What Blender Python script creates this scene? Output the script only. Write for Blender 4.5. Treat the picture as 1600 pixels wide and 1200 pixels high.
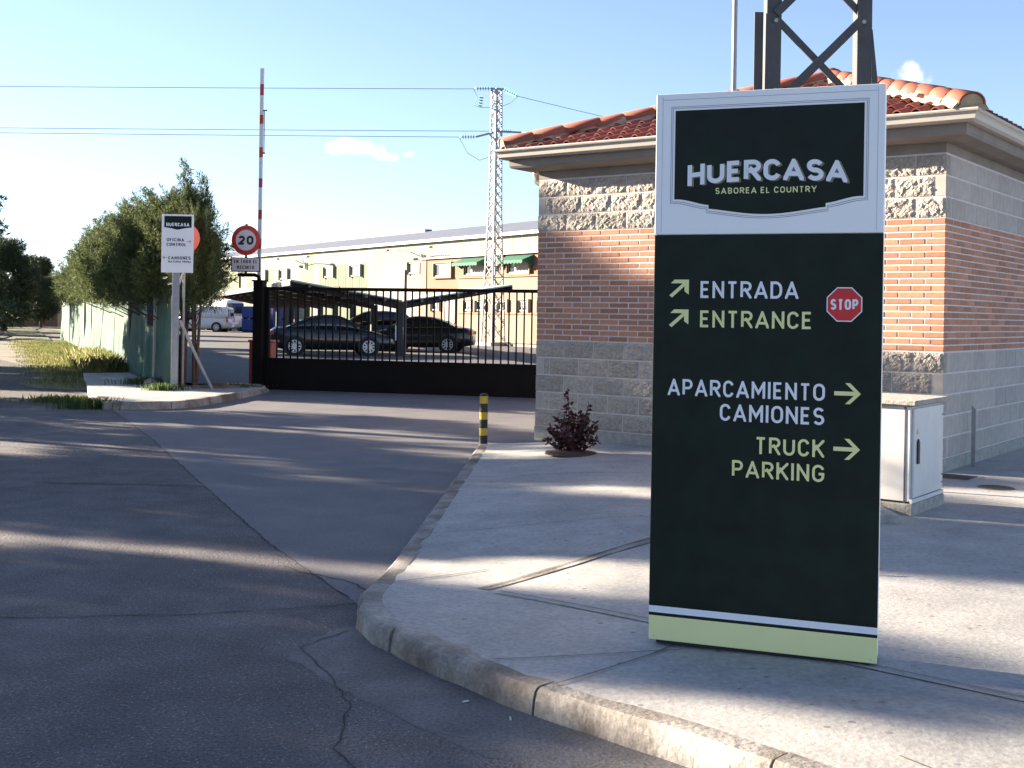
import bpy, bmesh, math, random
import numpy as np
from mathutils import Vector, Matrix

random.seed(7)
RNG = np.random.default_rng(11)
for o in list(bpy.data.objects):
    bpy.data.objects.remove(o)
scene = bpy.context.scene
C = scene.collection
R = math.radians

# ------------------------------------------------------------------ camera
cam_d = bpy.data.cameras.new('camera')
cam = bpy.data.objects.new('camera', cam_d)
C.objects.link(cam)
cam_d.sensor_width = 36.0
cam_d.lens = 1850.0 / 1600.0 * 36.0
cam_d.shift_y = -108.0 / 1600.0
cam_d.clip_end = 3000
cam.matrix_world = Matrix.Translation((0, 0, 1.55)) @ Matrix.Rotation(R(90), 4, 'X') @ Matrix.Rotation(R(0.9), 4, 'Z')
scene.camera = cam

# ------------------------------------------------------------------ sky, sun, exposure
SUN_AZ = R(-67.0)      # clockwise from +Y: the sun stands far to the left
SUN_EL = R(15.0)
world = bpy.data.worlds.new('World')
scene.world = world
world.use_nodes = True
wn = world.node_tree.nodes
wl = world.node_tree.links
wn.clear()
w_out = wn.new('ShaderNodeOutputWorld')
w_bg = wn.new('ShaderNodeBackground')
w_sky = wn.new('ShaderNodeTexSky')
w_sky.sky_type = 'NISHITA'
w_sky.sun_disc = False
w_sky.sun_elevation = SUN_EL
w_sky.sun_rotation = SUN_AZ
w_sky.altitude = 800
w_sky.air_density = 1.0
w_sky.dust_density = 0.25
w_sky.ozone_density = 2.0
w_bg.inputs['Strength'].default_value = 0.05
w_hs = wn.new('ShaderNodeHueSaturation')
w_hs.inputs['Saturation'].default_value = 0.78
w_mul = wn.new('ShaderNodeMix'); w_mul.data_type = 'RGBA'; w_mul.blend_type = 'MULTIPLY'; w_mul.inputs[0].default_value = 1.0
w_mul.inputs[7].default_value = (0.71, 0.775, 0.93, 1)
wl.new(w_sky.outputs[0], w_hs.inputs['Color'])
wl.new(w_hs.outputs[0], w_mul.inputs[6])
# a few small fair-weather clouds, fixed by their direction in the sky
w_tc = wn.new('ShaderNodeTexCoord'); w_sx = wn.new('ShaderNodeSeparateXYZ'); wl.new(w_tc.outputs['Generated'], w_sx.inputs[0])
def wm(op, a, b=None):
    n_ = wn.new('ShaderNodeMath'); n_.operation = op
    for i_, v_ in enumerate((a, b)):
        if v_ is None: continue
        if isinstance(v_, (int, float)): n_.inputs[i_].default_value = v_
        else: wl.new(v_, n_.inputs[i_])
    return n_.outputs[0]
w_az = wm('ARCTAN2', w_sx.outputs[0], w_sx.outputs[1])
w_el = wm('ARCSINE', w_sx.outputs[2])
w_nz = wn.new('ShaderNodeTexNoise'); w_nz.inputs['Scale'].default_value = 60; w_nz.inputs['Detail'].default_value = 6
wl.new(w_tc.outputs['Generated'], w_nz.inputs['Vector'])
w_mask = None
for az_, el_, a_, b_ in [(-0.145, 0.1375, 0.016, 0.005), (-0.126, 0.1360, 0.012, 0.005), (-0.104, 0.1300, 0.009, 0.0032), (-0.091, 0.1325, 0.005, 0.0025), (0.323, 0.194, 0.010, 0.008), (0.303, 0.184, 0.009, 0.006), (0.62, 0.25, 0.03, 0.010), (-0.75, 0.21, 0.03, 0.008), (1.4, 0.3, 0.04, 0.015), (2.6, 0.25, 0.04, 0.012), (-2.2, 0.3, 0.04, 0.012)]:
    dx_ = wm('DIVIDE', wm('SUBTRACT', w_az, az_), a_*1.7); dy_ = wm('DIVIDE', wm('SUBTRACT', w_el, el_), b_*1.7)
    d_ = wm('SUBTRACT', 1.0, wm('ADD', wm('MULTIPLY', dx_, dx_), wm('MULTIPLY', dy_, dy_)))
    w_mask = d_ if w_mask is None else wm('MAXIMUM', w_mask, d_)
w_mr = wn.new('ShaderNodeMapRange'); w_mr.interpolation_type = 'SMOOTHSTEP'
w_mr.inputs[1].default_value = 0.25; w_mr.inputs[2].default_value = 1.0; w_mr.inputs[3].default_value = 0.0; w_mr.inputs[4].default_value = 0.75
wl.new(wm('ADD', wm('MAXIMUM', w_mask, -1.0), wm('MULTIPLY', wm('SUBTRACT', w_nz.outputs[0], 0.5), 3.0)), w_mr.inputs[0])
w_cl = wn.new('ShaderNodeMix'); w_cl.data_type = 'RGBA'
wl.new(w_mr.outputs[0], w_cl.inputs[0]); wl.new(w_mul.outputs[2], w_cl.inputs[6]); w_cl.inputs[7].default_value = (4.4, 4.4, 4.5, 1)
wl.new(w_cl.outputs[2], w_bg.inputs['Color'])
wl.new(w_bg.outputs[0], w_out.inputs['Surface'])

sun_d = bpy.data.lights.new('sun', 'SUN')
sun_d.energy = 5.0
sun_d.angle = R(0.53)
sun_d.color = (1.0, 0.86, 0.68)
sun = bpy.data.objects.new('sun', sun_d)
C.objects.link(sun)
sdir = Vector((math.sin(SUN_AZ) * math.cos(SUN_EL), math.cos(SUN_AZ) * math.cos(SUN_EL), math.sin(SUN_EL)))
sun.rotation_euler = sdir.to_track_quat('Z', 'Y').to_euler()
sun.location = (-30, 20, 30)

scene.view_settings.view_transform = 'Standard'
scene.view_settings.look = 'None'
scene.view_settings.gamma = 1.0
scene.view_settings.use_curve_mapping = False
scene.view_settings.exposure = 2.62

# ------------------------------------------------------------------ helpers
def lin(r, g, b):
    def c(v):
        v /= 255.0
        return v / 12.92 if v <= 0.04045 else ((v + 0.055) / 1.055) ** 2.4
    return (c(r), c(g), c(b))

MATS = {}
def mat(name, col, rough=0.7, metal=0.0, var=0.12, vscale=6.0, bump=0.0, bscale=60.0, bdist=0.01,
        spec=0.5, rnd=0.0, col2=None, c2scale=1.2, c2lo=0.45, c2hi=0.65, coat=0.0, transl=0.0, alpha=1.0, speck=None, grain=None):
    """Procedural surface: base colour, broken up by noise; optional second tone in patches, random tone per piece, bump."""
    m = bpy.data.materials.new(name)
    m.use_nodes = True
    nt = m.node_tree
    N, L = nt.nodes, nt.links
    b = N['Principled BSDF']
    b.inputs['Roughness'].default_value = rough
    b.inputs['Metallic'].default_value = metal
    b.inputs['Specular IOR Level'].default_value = spec
    b.inputs['Coat Weight'].default_value = coat
    tc = N.new('ShaderNodeTexCoord')
    no = N.new('ShaderNodeTexNoise')
    no.inputs['Scale'].default_value = vscale
    no.inputs['Detail'].default_value = 6
    L.new(tc.outputs['Object'], no.inputs['Vector'])
    cur = None
    base = N.new('ShaderNodeRGB'); base.outputs[0].default_value = (*col, 1)
    cur = base.outputs[0]
    if col2 is not None:
        n2 = N.new('ShaderNodeTexNoise'); n2.inputs['Scale'].default_value = c2scale; n2.inputs['Detail'].default_value = 5
        L.new(tc.outputs['Object'], n2.inputs['Vector'])
        mr = N.new('ShaderNodeMapRange'); mr.inputs[1].default_value = c2lo; mr.inputs[2].default_value = c2hi
        L.new(n2.outputs[0], mr.inputs[0])
        mx = N.new('ShaderNodeMix'); mx.data_type = 'RGBA'
        L.new(mr.outputs[0], mx.inputs[0]); L.new(cur, mx.inputs[6]); mx.inputs[7].default_value = (*col2, 1)
        cur = mx.outputs[2]
    if speck is not None:                      # stone chips in the surface: (scale, colour, threshold)
        vo = N.new('ShaderNodeTexVoronoi'); vo.inputs['Scale'].default_value = speck[0]
        L.new(tc.outputs['Object'], vo.inputs['Vector'])
        sp = N.new('ShaderNodeSeparateColor'); L.new(vo.outputs['Color'], sp.inputs[0])
        gt = N.new('ShaderNodeMath'); gt.operation = 'GREATER_THAN'; gt.inputs[1].default_value = speck[2]
        L.new(sp.outputs[0], gt.inputs[0])
        lt = N.new('ShaderNodeMath'); lt.operation = 'LESS_THAN'; lt.inputs[1].default_value = 0.42
        L.new(vo.outputs['Distance'], lt.inputs[0])
        mu = N.new('ShaderNodeMath'); mu.operation = 'MULTIPLY'
        L.new(gt.outputs[0], mu.inputs[0]); L.new(lt.outputs[0], mu.inputs[1])
        mx = N.new('ShaderNodeMix'); mx.data_type = 'RGBA'
        L.new(mu.outputs[0], mx.inputs[0]); L.new(cur, mx.inputs[6]); mx.inputs[7].default_value = (*speck[1], 1)
        cur = mx.outputs[2]
    val = N.new('ShaderNodeMapRange')
    val.inputs[1].default_value = 0.25; val.inputs[2].default_value = 0.75
    val.inputs[3].default_value = 1 - var; val.inputs[4].default_value = 1 + var
    L.new(no.outputs[0], val.inputs[0])
    vout = val.outputs[0]
    if grain is not None:                      # fine mineral grain: (scale, amount)
        ng = N.new('ShaderNodeTexNoise'); ng.inputs['Scale'].default_value = grain[0]; ng.inputs['Detail'].default_value = 3; ng.inputs['Roughness'].default_value = 0.7
        L.new(tc.outputs['Object'], ng.inputs['Vector'])
        mg = N.new('ShaderNodeMapRange'); mg.inputs[1].default_value = 0.3; mg.inputs[2].default_value = 0.7; mg.inputs[3].default_value = 1-grain[1]; mg.inputs[4].default_value = 1+grain[1]
        L.new(ng.outputs[0], mg.inputs[0]); mq = N.new('ShaderNodeMath'); mq.operation = 'MULTIPLY'
        L.new(vout, mq.inputs[0]); L.new(mg.outputs[0], mq.inputs[1]); vout = mq.outputs[0]
    if rnd > 0:
        oi = N.new('ShaderNodeObjectInfo'); ge = N.new('ShaderNodeNewGeometry')
        ad = N.new('ShaderNodeMath'); ad.operation = 'ADD'
        L.new(oi.outputs['Random'], ad.inputs[0]); L.new(ge.outputs['Random Per Island'], ad.inputs[1])
        fr = N.new('ShaderNodeMath'); fr.operation = 'FRACT'; L.new(ad.outputs[0], fr.inputs[0])
        m2 = N.new('ShaderNodeMapRange'); m2.inputs[3].default_value = 1 - rnd; m2.inputs[4].default_value = 1 + rnd
        L.new(fr.outputs[0], m2.inputs[0])
        mm = N.new('ShaderNodeMath'); mm.operation = 'MULTIPLY'
        L.new(vout, mm.inputs[0]); L.new(m2.outputs[0], mm.inputs[1]); vout = mm.outputs[0]
    hs = N.new('ShaderNodeHueSaturation')
    L.new(vout, hs.inputs['Value']); L.new(cur, hs.inputs['Color'])
    L.new(hs.outputs[0], b.inputs['Base Color'])
    if bump > 0:
        nb = N.new('ShaderNodeTexNoise'); nb.inputs['Scale'].default_value = bscale; nb.inputs['Detail'].default_value = 5
        L.new(tc.outputs['Object'], nb.inputs['Vector'])
        bu = N.new('ShaderNodeBump'); bu.inputs['Strength'].default_value = bump; bu.inputs['Distance'].default_value = bdist
        L.new(nb.outputs[0], bu.inputs['Height']); L.new(bu.outputs[0], b.inputs['Normal'])
    if transl > 0:
        out = N['Material Output']
        tr = N.new('ShaderNodeBsdfTranslucent'); L.new(hs.outputs[0], tr.inputs['Color'])
        ms = N.new('ShaderNodeMixShader'); ms.inputs[0].default_value = transl
        L.new(b.outputs[0], ms.inputs[1]); L.new(tr.outputs[0], ms.inputs[2]); L.new(ms.outputs[0], out.inputs['Surface'])
    if alpha < 1:
        b.inputs['Alpha'].default_value = alpha
    MATS[name] = m
    return m

def glass(name, col, rough=0.05):
    m = bpy.data.materials.new(name); m.use_nodes = True
    b = m.node_tree.nodes['Principled BSDF']
    b.inputs['Base Color'].default_value = (*col, 1); b.inputs['Roughness'].default_value = rough
    b.inputs['Specular IOR Level'].default_value = 0.8
    MATS[name] = m
    return m

def link(o, parent=None):
    C.objects.link(o)
    if parent is not None:
        o.parent = parent
    return o

def tag(o, label=None, cat=None, group=None, kind=None):
    if label: o['label'] = label
    if cat: o['category'] = cat
    if group: o['group'] = group
    if kind: o['kind'] = kind
    return o

def thing(name, label, cat, loc=(0, 0, 0), rz=0.0, group=None):
    o = bpy.data.objects.new(name, None)
    o.empty_display_size = 0.2
    o.location = loc; o.rotation_euler = (0, 0, rz)
    link(o)
    return tag(o, label, cat, group)

class MB:
    def __init__(s):
        s.v = []; s.f = []
    def add(s, vs, fs):
        n = len(s.v); s.v += [tuple(p) for p in vs]; s.f += [tuple(i + n for i in f) for f in fs]
        return s
    def box(s, x0, y0, z0, x1, y1, z1):
        return s.add([(x0,y0,z0),(x1,y0,z0),(x1,y1,z0),(x0,y1,z0),(x0,y0,z1),(x1,y0,z1),(x1,y1,z1),(x0,y1,z1)],
                     [(0,3,2,1),(4,5,6,7),(0,1,5,4),(1,2,6,5),(2,3,7,6),(3,0,4,7)])
    def bar(s, p, q, w, h, up=(0, 0, 1)):
        p, q = Vector(p), Vector(q); d = (q - p).normalized(); u = Vector(up)
        if abs(d.dot(u)) > 0.98: u = Vector((0, 1, 0))
        a = d.cross(u).normalized(); b = a.cross(d).normalized()
        a *= w / 2; b *= h / 2
        vs = [p-a-b, p+a-b, p+a+b, p-a+b, q-a-b, q+a-b, q+a+b, q-a+b]
        return s.add(vs, [(0,3,2,1),(4,5,6,7),(0,1,5,4),(1,2,6,5),(2,3,7,6),(3,0,4,7)][::1])
    def tube(s, path, r, n=8, cap=True):
        path = [Vector(p) for p in path]; rs = r if isinstance(r, (list, tuple)) else [r] * len(path)
        rings = []
        for i, p in enumerate(path):
            d = (path[min(i+1, len(path)-1)] - path[max(i-1, 0)]).normalized()
            u = Vector((0, 0, 1)) if abs(d.z) < 0.95 else Vector((1, 0, 0))
            a = d.cross(u).normalized(); b = a.cross(d)
            rings.append([p + (a*math.cos(2*math.pi*k/n) + b*math.sin(2*math.pi*k/n)) * rs[i] for k in range(n)])
        base = len(s.v)
        for rg in rings: s.v += [tuple(p) for p in rg]
        for i in range(len(rings)-1):
            for k in range(n):
                a0 = base+i*n+k; a1 = base+i*n+(k+1) % n
                s.f.append((a0, a0+n, a1+n, a1))
        if cap:
            s.f.append(tuple(base+k for k in range(n))); s.f.append(tuple(base+(len(rings)-1)*n+k for k in range(n))[::-1])
        return s
    def prism(s, poly, y0, y1):
        """polygon in x,z extruded along y"""
        n = len(poly)
        s.add([(x, y0, z) for x, z in poly] + [(x, y1, z) for x, z in poly],
              [tuple(range(n)), tuple(range(2*n-1, n-1, -1))] + [(i, i+n, (i+1) % n + n, (i+1) % n) for i in range(n)])
        return s
    def lathe(s, prof, n=20, c=(0, 0, 0), axis='z'):
        base = len(s.v)
        for r, h in prof:
            for k in range(n):
                t = 2*math.pi*k/n
                p = (r*math.cos(t), r*math.sin(t), h)
                if axis == 'y': p = (p[0], h, p[1])
                if axis == 'x': p = (h, p[0], p[1])
                s.v.append((p[0]+c[0], p[1]+c[1], p[2]+c[2]))
        for i in range(len(prof)-1):
            for k in range(n):
                a0 = base+i*n+k; a1 = base+i*n+(k+1) % n
                s.f.append((a0, a1, a1+n, a0+n))
        s.f.append(tuple(base+k for k in range(n))[::-1]); s.f.append(tuple(base+(len(prof)-1)*n+k for k in range(n)))
        return s
    def mesh(s, name, m, smooth=False):
        me = bpy.data.meshes.new(name)
        me.from_pydata(s.v, [], s.f)
        if m is not None: me.materials.append(m)
        bm = bmesh.new(); bm.from_mesh(me); bmesh.ops.recalc_face_normals(bm, faces=bm.faces); bm.to_mesh(me); bm.free()
        if smooth:
            me.polygons.foreach_set('use_smooth', [True]*len(me.polygons))
        me.update()
        return me
    def build(s, name, m, parent=None, smooth=False, bevel=0.0, loc=None, rot=None, kind=None):
        o = bpy.data.objects.new(name, s.mesh(name, m, smooth))
        link(o, parent)
        if loc is not None: o.location = loc
        if rot is not None: o.rotation_euler = rot
        if bevel > 0:
            bv = o.modifiers.new('bevel', 'BEVEL'); bv.width = bevel; bv.segments = 2; bv.limit_method = 'ANGLE'
        if kind: o['kind'] = kind
        return o

def inst(name, me, parent=None, loc=(0, 0, 0), rot=(0, 0, 0), scale=(1, 1, 1)):
    o = bpy.data.objects.new(name, me); link(o, parent)
    o.location = loc; o.rotation_euler = rot; o.scale = scale
    return o

def np_mesh(name, verts, faces, m, smooth=False):
    """verts (n,3), faces (m,k) all of the same size, fast path for foliage"""
    me = bpy.data.meshes.new(name)
    n, k = faces.shape
    me.vertices.add(len(verts)); me.vertices.foreach_set('co', verts.astype(np.float32).ravel())
    me.loops.add(n*k); me.loops.foreach_set('vertex_index', faces.astype(np.int32).ravel())
    me.polygons.add(n); me.polygons.foreach_set('loop_start', (np.arange(n)*k).astype(np.int32))
    me.materials.append(m)
    me.update(calc_edges=True)
    return me

# ------------------------------------------------------------------ lettering: strokes of even width, cut level at foot and head
def arc(cx, cy, rx, ry, a0, a1, n=12):
    return [(cx+rx*math.cos(R(a0+(a1-a0)*i/n)), cy+ry*math.sin(R(a0+(a1-a0)*i/n))) for i in range(n+1)]
GL = {
 'A': (0.80, [('x', [(0,0),(0.5,1),(1,0)]), ('', [(0.2,0.26),(0.8,0.26)])]),
 'B': (0.66, [('c', [(0,0),(0,1),(0.55,1)]+arc(.55,.76,.38,.24,90,-90)+[(0.1,0.52)]), ('', [(0,0),(0.55,0)]+arc(.55,.26,.45,.26,-90,90)+[(0.1,0.52)])]),
 'C': (0.68, [('', arc(.5,.68,.5,.32,15,180)+arc(.5,.32,.5,.32,180,345))]),
 'D': (0.70, [('c', [(0,0),(0,1),(0.42,1)]+arc(.42,.6,.58,.4,90,0,8)+arc(.42,.4,.58,.4,0,-90,8))]),
 'E': (0.58, [('', [(1,1),(0,1),(0,0),(1,0)]), ('', [(0,0.51),(0.88,0.51)])]),
 'F': (0.56, [('', [(1,1),(0,1)]), ('x', [(0,0),(0,1)]), ('', [(0,0.51),(0.85,0.51)])]),
 'G': (0.70, [('', arc(.5,.68,.5,.32,15,180)+arc(.5,.32,.5,.32,180,360)+[(1,.46),(.55,.46)])]),
 'H': (0.70, [('x', [(0,0),(0,1)]), ('x', [(1,0),(1,1)]), ('', [(0,.51),(1,.51)])]),
 'I': (0.16, [('x', [(0.5,0),(0.5,1)])]),
 'K': (0.70, [('x', [(0,0),(0,1)]), ('x', [(0.02,.34),(1,1)]), ('x', [(.34,.58),(1,0)])]),
 'L': (0.56, [('', [(0,1),(0,0),(1,0)])]),
 'M': (0.86, [('x', [(0,0),(0,1),(0.5,.3),(1,1),(1,0)])]),
 'N': (0.72, [('x', [(0,0),(0,1),(1,0),(1,1)])]),
 'O': (0.72, [('c', arc(.5,.68,.5,.32,0,180,14)+arc(.5,.32,.5,.32,180,360,14))]),
 'P': (0.66, [('', [(0,0),(0,1),(.55,1)]+arc(.55,.73,.45,.27,90,-90)+[(0,.46)])]),
 'R': (0.68, [('', [(0,0),(0,1),(.55,1)]+arc(.55,.74,.45,.26,90,-90)+[(0,.48)]), ('x', [(.5,.46),(1,0)])]),
 'S': (0.66, [('', arc(.5,.745,.48,.255,25,265,14)+arc(.5,.255,.5,.255,85,-155,14))]),
 'T': (0.66, [('', [(0,1),(1,1)]), ('x', [(.5,0),(.5,.98)])]),
 'U': (0.70, [('', [(0,1)]+arc(.5,.32,.5,.32,180,360,12)+[(1,1)])]),
 'Y': (0.74, [('x', [(0,1),(.5,.42),(1,1)]), ('x', [(.5,.5),(.5,0)])]),
 'Z': (0.66, [('', [(0,1),(1,1),(0,0),(1,0)])]),
 '2': (0.66, [('', arc(.5,.7,.48,.3,165,-35,12)+[(0.02,0),(1,0)])]),
 '0': (0.72, [('c', arc(.5,.66,.5,.34,0,180,14)+arc(.5,.34,.5,.34,180,360,14))]),
}
def clip_y(poly, y, keep_below):
    out = []
    for i, p in enumerate(poly):
        q = poly[(i+1) % len(poly)]
        ip = (p[1] <= y+1e-9) if keep_below else (p[1] >= y-1e-9)
        iq = (q[1] <= y+1e-9) if keep_below else (q[1] >= y-1e-9)
        if ip: out.append(p)
        if ip != iq:
            t = (y-p[1])/(q[1]-p[1]); out.append((p[0]+t*(q[0]-p[0]), y))
    return out
def stroke(pts, w, closed, ext):
    P = [Vector(p) for p in pts]
    Q = [P[0]]
    for p in P[1:]:
        if (p-Q[-1]).length > 1e-4: Q.append(p)
    if closed and (Q[0]-Q[-1]).length < 1e-4: Q.pop()
    P = Q; n = len(P)
    if ext and not closed:
        P[0] = P[0] + (P[0]-P[1]).normalized()*w; P[-1] = P[-1] + (P[-1]-P[-2]).normalized()*w
    Ls, Rs = [], []
    for i in range(n):
        if closed: a, b = P[i-1], P[(i+1) % n]
        else: a, b = P[max(i-1, 0)], P[min(i+1, n-1)]
        d1 = (P[i]-a).normalized() if (P[i]-a).length > 0 else (b-P[i]).normalized()
        d2 = (b-P[i]).normalized() if (b-P[i]).length > 0 else d1
        n1 = Vector((-d1.y, d1.x)); n2 = Vector((-d2.y, d2.x))
        m = n1+n2
        m = m/m.length if m.length > 1e-6 else n1
        k = min(1/max(m.dot(n1), 0.2), 4.0)
        Ls.append(P[i]+m*k*w/2); Rs.append(P[i]-m*k*w/2)
    out = []
    for i in range(n if closed else n-1):
        j = (i+1) % n
        out.append([tuple(Ls[i]), tuple(Ls[j]), tuple(Rs[j]), tuple(Rs[i])])
    return out
def text(mb, s, x0, x1, zb, zt, y, wt=0.17, gap=0.17, arch=None, space=0.42):
    """letters filling x0..x1 and zb..zt on a sheet facing -y; wt is the stroke width in cap heights"""
    h = zt-zb
    tot = 0
    for i, ch in enumerate(s):
        tot += space if ch == ' ' else GL[ch][0] + (wt if ch == 'I' else 0)*0 + gap
    tot -= gap
    k = (x1-x0)/(tot*h)
    cur = 0.0
    for ch in s:
        if ch == ' ':
            cur += space; continue
        gw, strokes = GL[ch]
        W = gw if ch != 'I' else wt/ k
        for si, (flag, pts) in enumerate(strokes):
            ww = wt
            Wp = (W*k)                                   # glyph width in cap heights
            pp = [(ww/2+px*(Wp-ww), ww/2+pz*(1-ww)) for px, pz in pts]
            for qd in stroke(pp, ww, flag == 'c', flag == 'x'):
                qd = clip_y(clip_y(qd, 1, True), 0, False)
                qd = [(b_, a_) for a_, b_ in qd]; qd = clip_y(clip_y(qd, Wp, True), 0, False); qd = [(b_, a_) for a_, b_ in qd]
                if len(qd) < 3: continue
                ar = sum(qd[i][0]*qd[(i+1) % len(qd)][1]-qd[(i+1) % len(qd)][0]*qd[i][1] for i in range(len(qd)))
                if abs(ar) < 1e-7: continue
                if ar < 0: qd = qd[::-1]
                vs = []
                for px, pz in qd:
                    X = x0+cur*k*h+px*h; Z = zb+pz*h
                    if arch: Z += arch((X-x0)/(x1-x0))
                    vs.append((X, y-si*0.0003, Z))
                mb.add(vs, [tuple(range(len(vs)))])
        cur += W+gap
    return mb
def plate(mb, poly, y):
    """flat print: x,z polygon facing -y"""
    ar = sum(poly[i][0]*poly[(i+1) % len(poly)][1]-poly[(i+1) % len(poly)][0]*poly[i][1] for i in range(len(poly)))
    if ar < 0: poly = poly[::-1]
    return mb.add([(x, y, z) for x, z in poly], [tuple(range(len(poly)))])
def flat(mb, name, m, parent, loc=None):
    me = bpy.data.meshes.new(name); me.from_pydata(mb.v, [], mb.f); me.materials.append(m); me.update()
    o = bpy.data.objects.new(name, me); link(o, parent)
    if loc: o.location = loc
    return o

# ------------------------------------------------------------------ materials
M = {}
M['asphalt'] = mat('asphalt', (0.112, 0.102, 0.103), 0.85, var=0.25, vscale=3, bump=1.0, bscale=60, bdist=0.02, spec=0.35,
                   col2=(0.150, 0.138, 0.137), c2scale=0.45, speck=(95, (0.26, 0.235, 0.22), 0.90), grain=(70, 0.55))
M['apron'] = mat('apron_concrete', (0.138, 0.129, 0.130), 0.75, var=0.16, vscale=2.2, bump=0.35, bscale=55, bdist=0.006, spec=0.35,
                 col2=(0.115, 0.108, 0.110), c2scale=0.35, speck=(70, (0.21, 0.2, 0.19), 0.96), grain=(60, 0.3))
M['yard'] = mat('yard_asphalt', (0.085, 0.082, 0.085), 0.85, var=0.15, vscale=1.5, bump=0.4, bscale=50)
M['gutter_strip'] = mat('gutter_concrete', (0.135, 0.126, 0.124), 0.85, var=0.22, vscale=4, bump=0.5, bscale=60, bdist=0.008,
                        col2=(0.10, 0.092, 0.092), c2scale=1.3, grain=(60, 0.4))
M['sidewalk'] = mat('sidewalk_concrete', (0.37, 0.355, 0.335), 0.8, var=0.13, vscale=5, bump=0.35, bscale=45, bdist=0.006,
                    col2=(0.27, 0.262, 0.25), c2scale=0.9, c2lo=0.42, c2hi=0.7, speck=(30, (0.20, 0.195, 0.19), 0.988), grain=(35, 0.2))
M['kerb'] = mat('kerb_concrete', (0.33, 0.305, 0.275), 0.88, var=0.25, vscale=9, bump=0.6, bscale=38, bdist=0.009, rnd=0.08, grain=(45, 0.25),
                col2=(0.13, 0.105, 0.082), c2scale=2.6, c2lo=0.36, c2hi=0.66)
M['joint'] = mat('joint_dirt', (0.09, 0.083, 0.076), 0.95, var=0.3, vscale=20)
M['crack'] = mat('crack_dark', (0.038, 0.035, 0.034), 0.95, var=0.3, vscale=20)
M['dirt'] = mat('dirt', (0.17, 0.14, 0.105), 0.95, var=0.25, vscale=0.8, bump=0.5, bscale=20, bdist=0.02, col2=(0.12, 0.12, 0.055), c2scale=0.25)
M['gravel'] = mat('gravel', (0.075, 0.066, 0.06), 0.95, var=0.4, vscale=14, bump=1.0, bscale=22, bdist=0.03, speck=(24, (0.19, 0.17, 0.15), 0.8))
M['turf'] = mat('turf', (0.13, 0.135, 0.045), 0.95, var=0.4, vscale=3, bump=0.6, bscale=18, bdist=0.03, col2=(0.24, 0.2, 0.11), c2scale=0.5)
M['split'] = mat('split_block', (0.42, 0.365, 0.31), 0.9, var=0.25, vscale=22, bump=1.0, bscale=48, bdist=0.03, rnd=0.12)
M['smooth_block'] = mat('smooth_block', (0.42, 0.37, 0.325), 0.88, var=0.12, vscale=10, bump=0.3, bscale=120, bdist=0.003, rnd=0.10)
M['brick'] = mat('brick', (0.43, 0.195, 0.115), 0.85, var=0.14, vscale=18, bump=0.3, bscale=120, bdist=0.003, rnd=0.22)
M['mortar'] = mat('mortar', (0.60, 0.56, 0.52), 0.92, var=0.12, vscale=12, bump=0.3, bscale=120, bdist=0.003)
M['tile'] = mat('roof_tile', (0.26, 0.062, 0.036), 0.75, var=0.25, vscale=9, bump=0.3, bscale=60, bdist=0.004, rnd=0.3, col2=(0.17, 0.05, 0.036), c2scale=4)
M['ridge'] = mat('ridge_tile', (0.27, 0.078, 0.047), 0.75, var=0.15, vscale=9, bump=0.2, bscale=60, bdist=0.004, rnd=0.12)
M['cornice'] = mat('cornice_concrete', (0.25, 0.215, 0.185), 0.9, var=0.14, vscale=4, bump=0.2, bscale=60, bdist=0.003)
M['gutter'] = mat('gutter_metal', (0.44, 0.405, 0.35), 0.45, var=0.06, vscale=3, spec=0.5)
M['cream_mortar'] = mat('ridge_mortar', (0.36, 0.29, 0.20), 0.95, var=0.2, vscale=10, bump=0.6, bscale=35, bdist=0.01)
M['sign_white'] = mat('sign_white', (0.90, 0.90, 0.90), 0.4, var=0.015, vscale=2)
M['sign_black'] = mat('sign_black', (0.0095, 0.0155, 0.012), 0.5, var=0.25, vscale=9, spec=0.2, col2=(0.008, 0.019, 0.013), c2scale=6)
M['sign_lime'] = mat('sign_lime', (0.80, 0.79, 0.38), 0.45, var=0.02)
M['ink_white'] = mat('ink_white', (0.80, 0.81, 0.86), 0.45, var=0.02)
M['ink_lime'] = mat('ink_lime', (0.80, 0.79, 0.36), 0.45, var=0.02)
M['ink_gold'] = mat('ink_gold', (0.20, 0.17, 0.10), 0.5, var=0.05)
M['ink_line'] = mat('ink_line', (0.27, 0.27, 0.31), 0.5, var=0.05)
M['ink_red'] = mat('ink_red', (0.62, 0.02, 0.025), 0.45, var=0.03)
M['ink_black'] = mat('ink_black', (0.016, 0.016, 0.02), 0.5, var=0.05)
M['ink_orange'] = mat('ink_orange', (0.45, 0.30, 0.16), 0.5, var=0.05)
M['sign_red'] = mat('road_sign_red', (0.50, 0.028, 0.02), 0.4, var=0.05)
M['sign_grey'] = mat('road_sign_white', (0.62, 0.61, 0.63), 0.4, var=0.04)
M['alu'] = mat('aluminium', (0.62, 0.63, 0.66), 0.4, 0.6, var=0.05)
M['galv'] = mat('galvanised', (0.33, 0.335, 0.345), 0.55, 0.35, var=0.14, vscale=10)
M['pylon'] = mat('pylon_steel', (0.26, 0.26, 0.27), 0.6, 0.1, var=0.12, vscale=8)
M['mast'] = mat('mast_steel', (0.068, 0.068, 0.072), 0.7, 0.1, var=0.2, vscale=6, bump=0.1, bscale=40)
M['gate'] = mat('gate_paint', (0.0055, 0.005, 0.005), 0.6, var=0.2, vscale=3, spec=0.12)
M['yellow'] = mat('bollard_yellow', (0.62, 0.40, 0.04), 0.5, var=0.1, vscale=12)
M['bollard_black'] = mat('bollard_black', (0.02, 0.02, 0.02), 0.5, var=0.1)
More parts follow.
